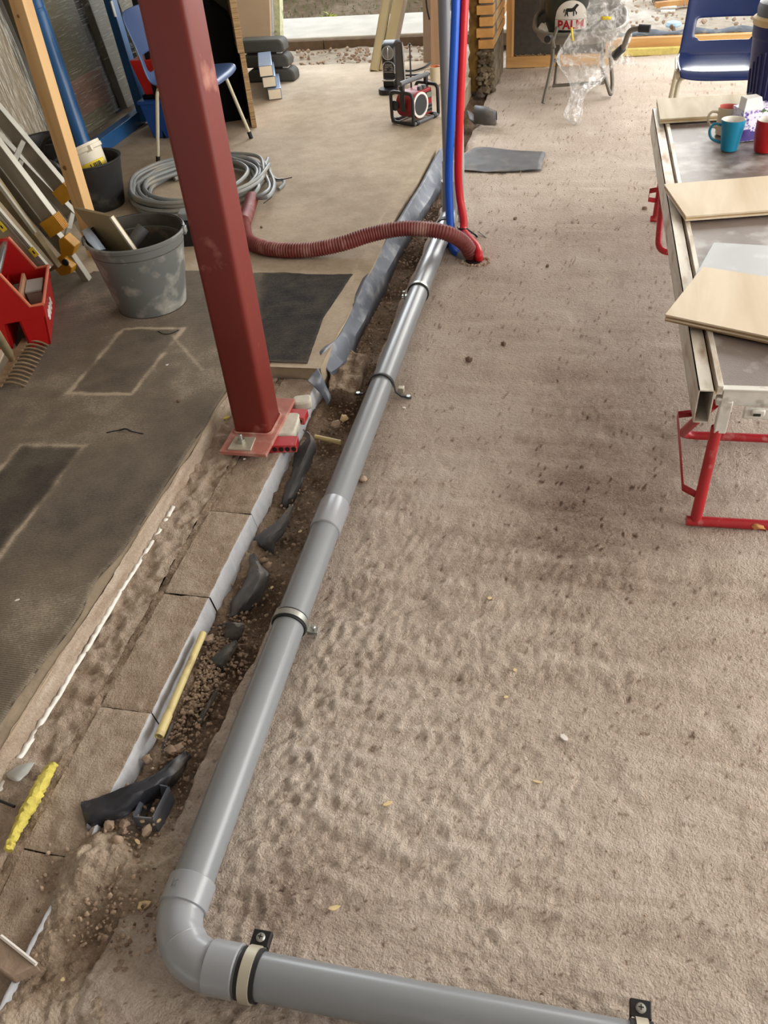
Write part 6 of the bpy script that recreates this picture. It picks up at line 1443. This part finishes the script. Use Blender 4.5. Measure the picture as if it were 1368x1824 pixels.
mk('side_panel', cbx((0, .24, (SLAB_Z + zj) / 2), (.030, .48, zj - SLAB_Z - .004)), 'plywood_edge', t, bevel=.001)
mk('side_panel', cbx((-.004, .24, (zj + 2.0) / 2), (.036, .48, 2.0 - zj)), 'plywood_edge', t, bevel=.001)
mk('lining', cbx((-.0185, .245, 1.04), (.004, .46, 1.9)), 'matt_black', t)
mk('back_panel', cbx((-.26, .49, 1.04), (.54, .02, 1.92)), 'panel_olive', t)
mk('side_panel', cbx((-.52, .26, 1.04), (.025, .44, 1.92)), 'matt_black', t)
bk_ = [aty(340, 70, fe.y + .20), aty(386, 24, fe.y + .20), aty(424, 58, fe.y + .20), aty(452, 205, fe.y + .20), aty(372, 212, fe.y + .20)]
for p in (bk_[3], bk_[4]): p.z = SLAB_Z
bk_ = [CB @ Vector(p) for p in ((-.024, .20, SLAB_Z), (-.40, .20, SLAB_Z), (-.44, .20, .62), (-.22, .20, .80), (-.024, .20, .62))]
o = mk('black_sack', prism(bk_, CB.to_3x3() @ Vector((0, .24, 0))), 'matt_black', origin=(bk_[0] + bk_[1]) / 2, bevel=.01); tag(o, 'matt black bulky sack with a pointed top inside the cabinet', 'sack')
# tan board, frame pieces beside the opening
mat('board_tan', (206, 178, 148), 0.75, var=0.05); mat('frame_ice', (206, 216, 232), 0.5, var=0.1, scale=20, dirt=((130, 150, 180), 0.2, 20)); mat('foam_cream', (206, 208, 170), 0.9, var=0.2, scale=30, bump=1.0, bscale=40, dirt=((110, 112, 70), 0.3, 26))
o = mk('tan_board', prism([aty(395, -300, 6.40), aty(470, -300, 6.40), aty(483, 92, 6.40), aty(425, 92, 6.40)], (0, .03, 0)), 'board_tan', origin=aty(460, 92, 6.4), bevel=.002); tag(o, 'plain tan board standing upright right of the cabinet', 'board')
for v in (o,): v.location.z = v.location.z
struct('trim_7', bar(aty(487, 110, 6.46), aty(466, -400, 6.46), .040, .06), 'frame_ice', bevel=.003)
struct('trim_8', bar(aty(497, 105, 6.48), aty(484, -400, 6.48), .055, .08), 'foam_cream', bevel=.004)
# three dark rounded blocks and three white-ended beams
mat('block_dark', (74, 72, 66), 0.75, var=0.08, scale=8); mat('beam_skin', (150, 166, 190), 0.35, metal=0.4, var=0.15, scale=8); mat('core_white', (228, 218, 198), 0.8, var=0.04); mat('skin_dark', (70, 76, 86), 0.5)
q = at(522, 146, SLAB_Z); bw, bh, bd = .335, .078, .13
for k in range(3):
    xc_ = q.x - bw / 2 - .012 * k + (.014, -.004, -.012)[k]; z0 = SLAB_Z + .0905 * k + .002
    prof_ = []
    for sx, sz, a0 in ((1, 0, None), (1, 1, 0), (-1, 1, R90), (-1, 0, None)):
        if a0 is None: prof_.append((sx * bw / 2, 0))
        else:
            for j in range(7): a = a0 + R90 * j / 6; prof_.append((sx * (bw / 2 - .04) + .04 * math.cos(a), bh - .04 + .04 * math.sin(a)))
    o = mk('dark_block', prism([(xc_ + x, q.y + .0, z0 + z) for x, z in prof_], (0, bd, 0)), 'block_dark', origin=(xc_, q.y + bd / 2, z0), bevel=.012)
    tag(o, ('bottom one of three stacked dark rounded blocks by the left doorway', 'middle one of three stacked dark rounded blocks by the left doorway', 'top one of three stacked dark rounded blocks by the left doorway')[k], 'block', 'dark rounded blocks by the left doorway')
    if k < 2:
        o = mk('spacer_chip', join(*[box((xc_ + dx, q.y + bd / 2, z0 + bh + .0063), (.035, .06, .0122)) for dx in (.10,)]), 'white_chip', origin=(xc_ + .1, q.y + bd / 2, z0 + bh)); tag(o, ('pale packing piece on the bottom dark block', 'pale packing piece on the middle dark block')[k], 'packing')
ex_ = [(492, 178, 0), (484, 166, 1), (481, 147, 2)]
e0p = at(491, 178, SLAB_Z)
for k in range(3):
    x = e0p.x - (.0, .032, .036)[k]; y = e0p.y + .02 * k * 0 + (.0, .02, .0)[k]; z0 = SLAB_Z + .002 + .068 * k
    t = thing('insulated_beam', ('lowest of three white-ended insulated beams in front of the dark blocks', 'middle of three white-ended insulated beams in front of the dark blocks', 'topmost of three white-ended insulated beams in front of the dark blocks')[k], 'beam', (x, y + .15, z0), 'white-ended beams by the left doorway')
    ln_ = min(.34, q.y - .008 - y)
    BM = Matrix.Translation((x, y, 0)) @ Matrix.Rotation(math.radians(19), 4, 'Z') @ Matrix.Translation((-x, -y, 0)); ln_ = min(.40, (q.y - .03 - y) / math.cos(math.radians(19)))
    mk('beam_skin', xf(box((x, y + ln_ / 2 + .002, z0 + .032), (.086, ln_, .064)), BM), 'beam_skin', t, bevel=.004); mk('core_end', xf(box((x, y + .001, z0 + .032), (.078, .004, .056)), BM), 'core_white', t); mk('end_trim', tube([BM @ Vector((x + a * .041, y, z0 + .032 + b * .030)) for a, b in ((-1, -1), (1, -1), (1, 1), (-1, 1))], .0018, 6, closed=True), 'skin_dark', t)
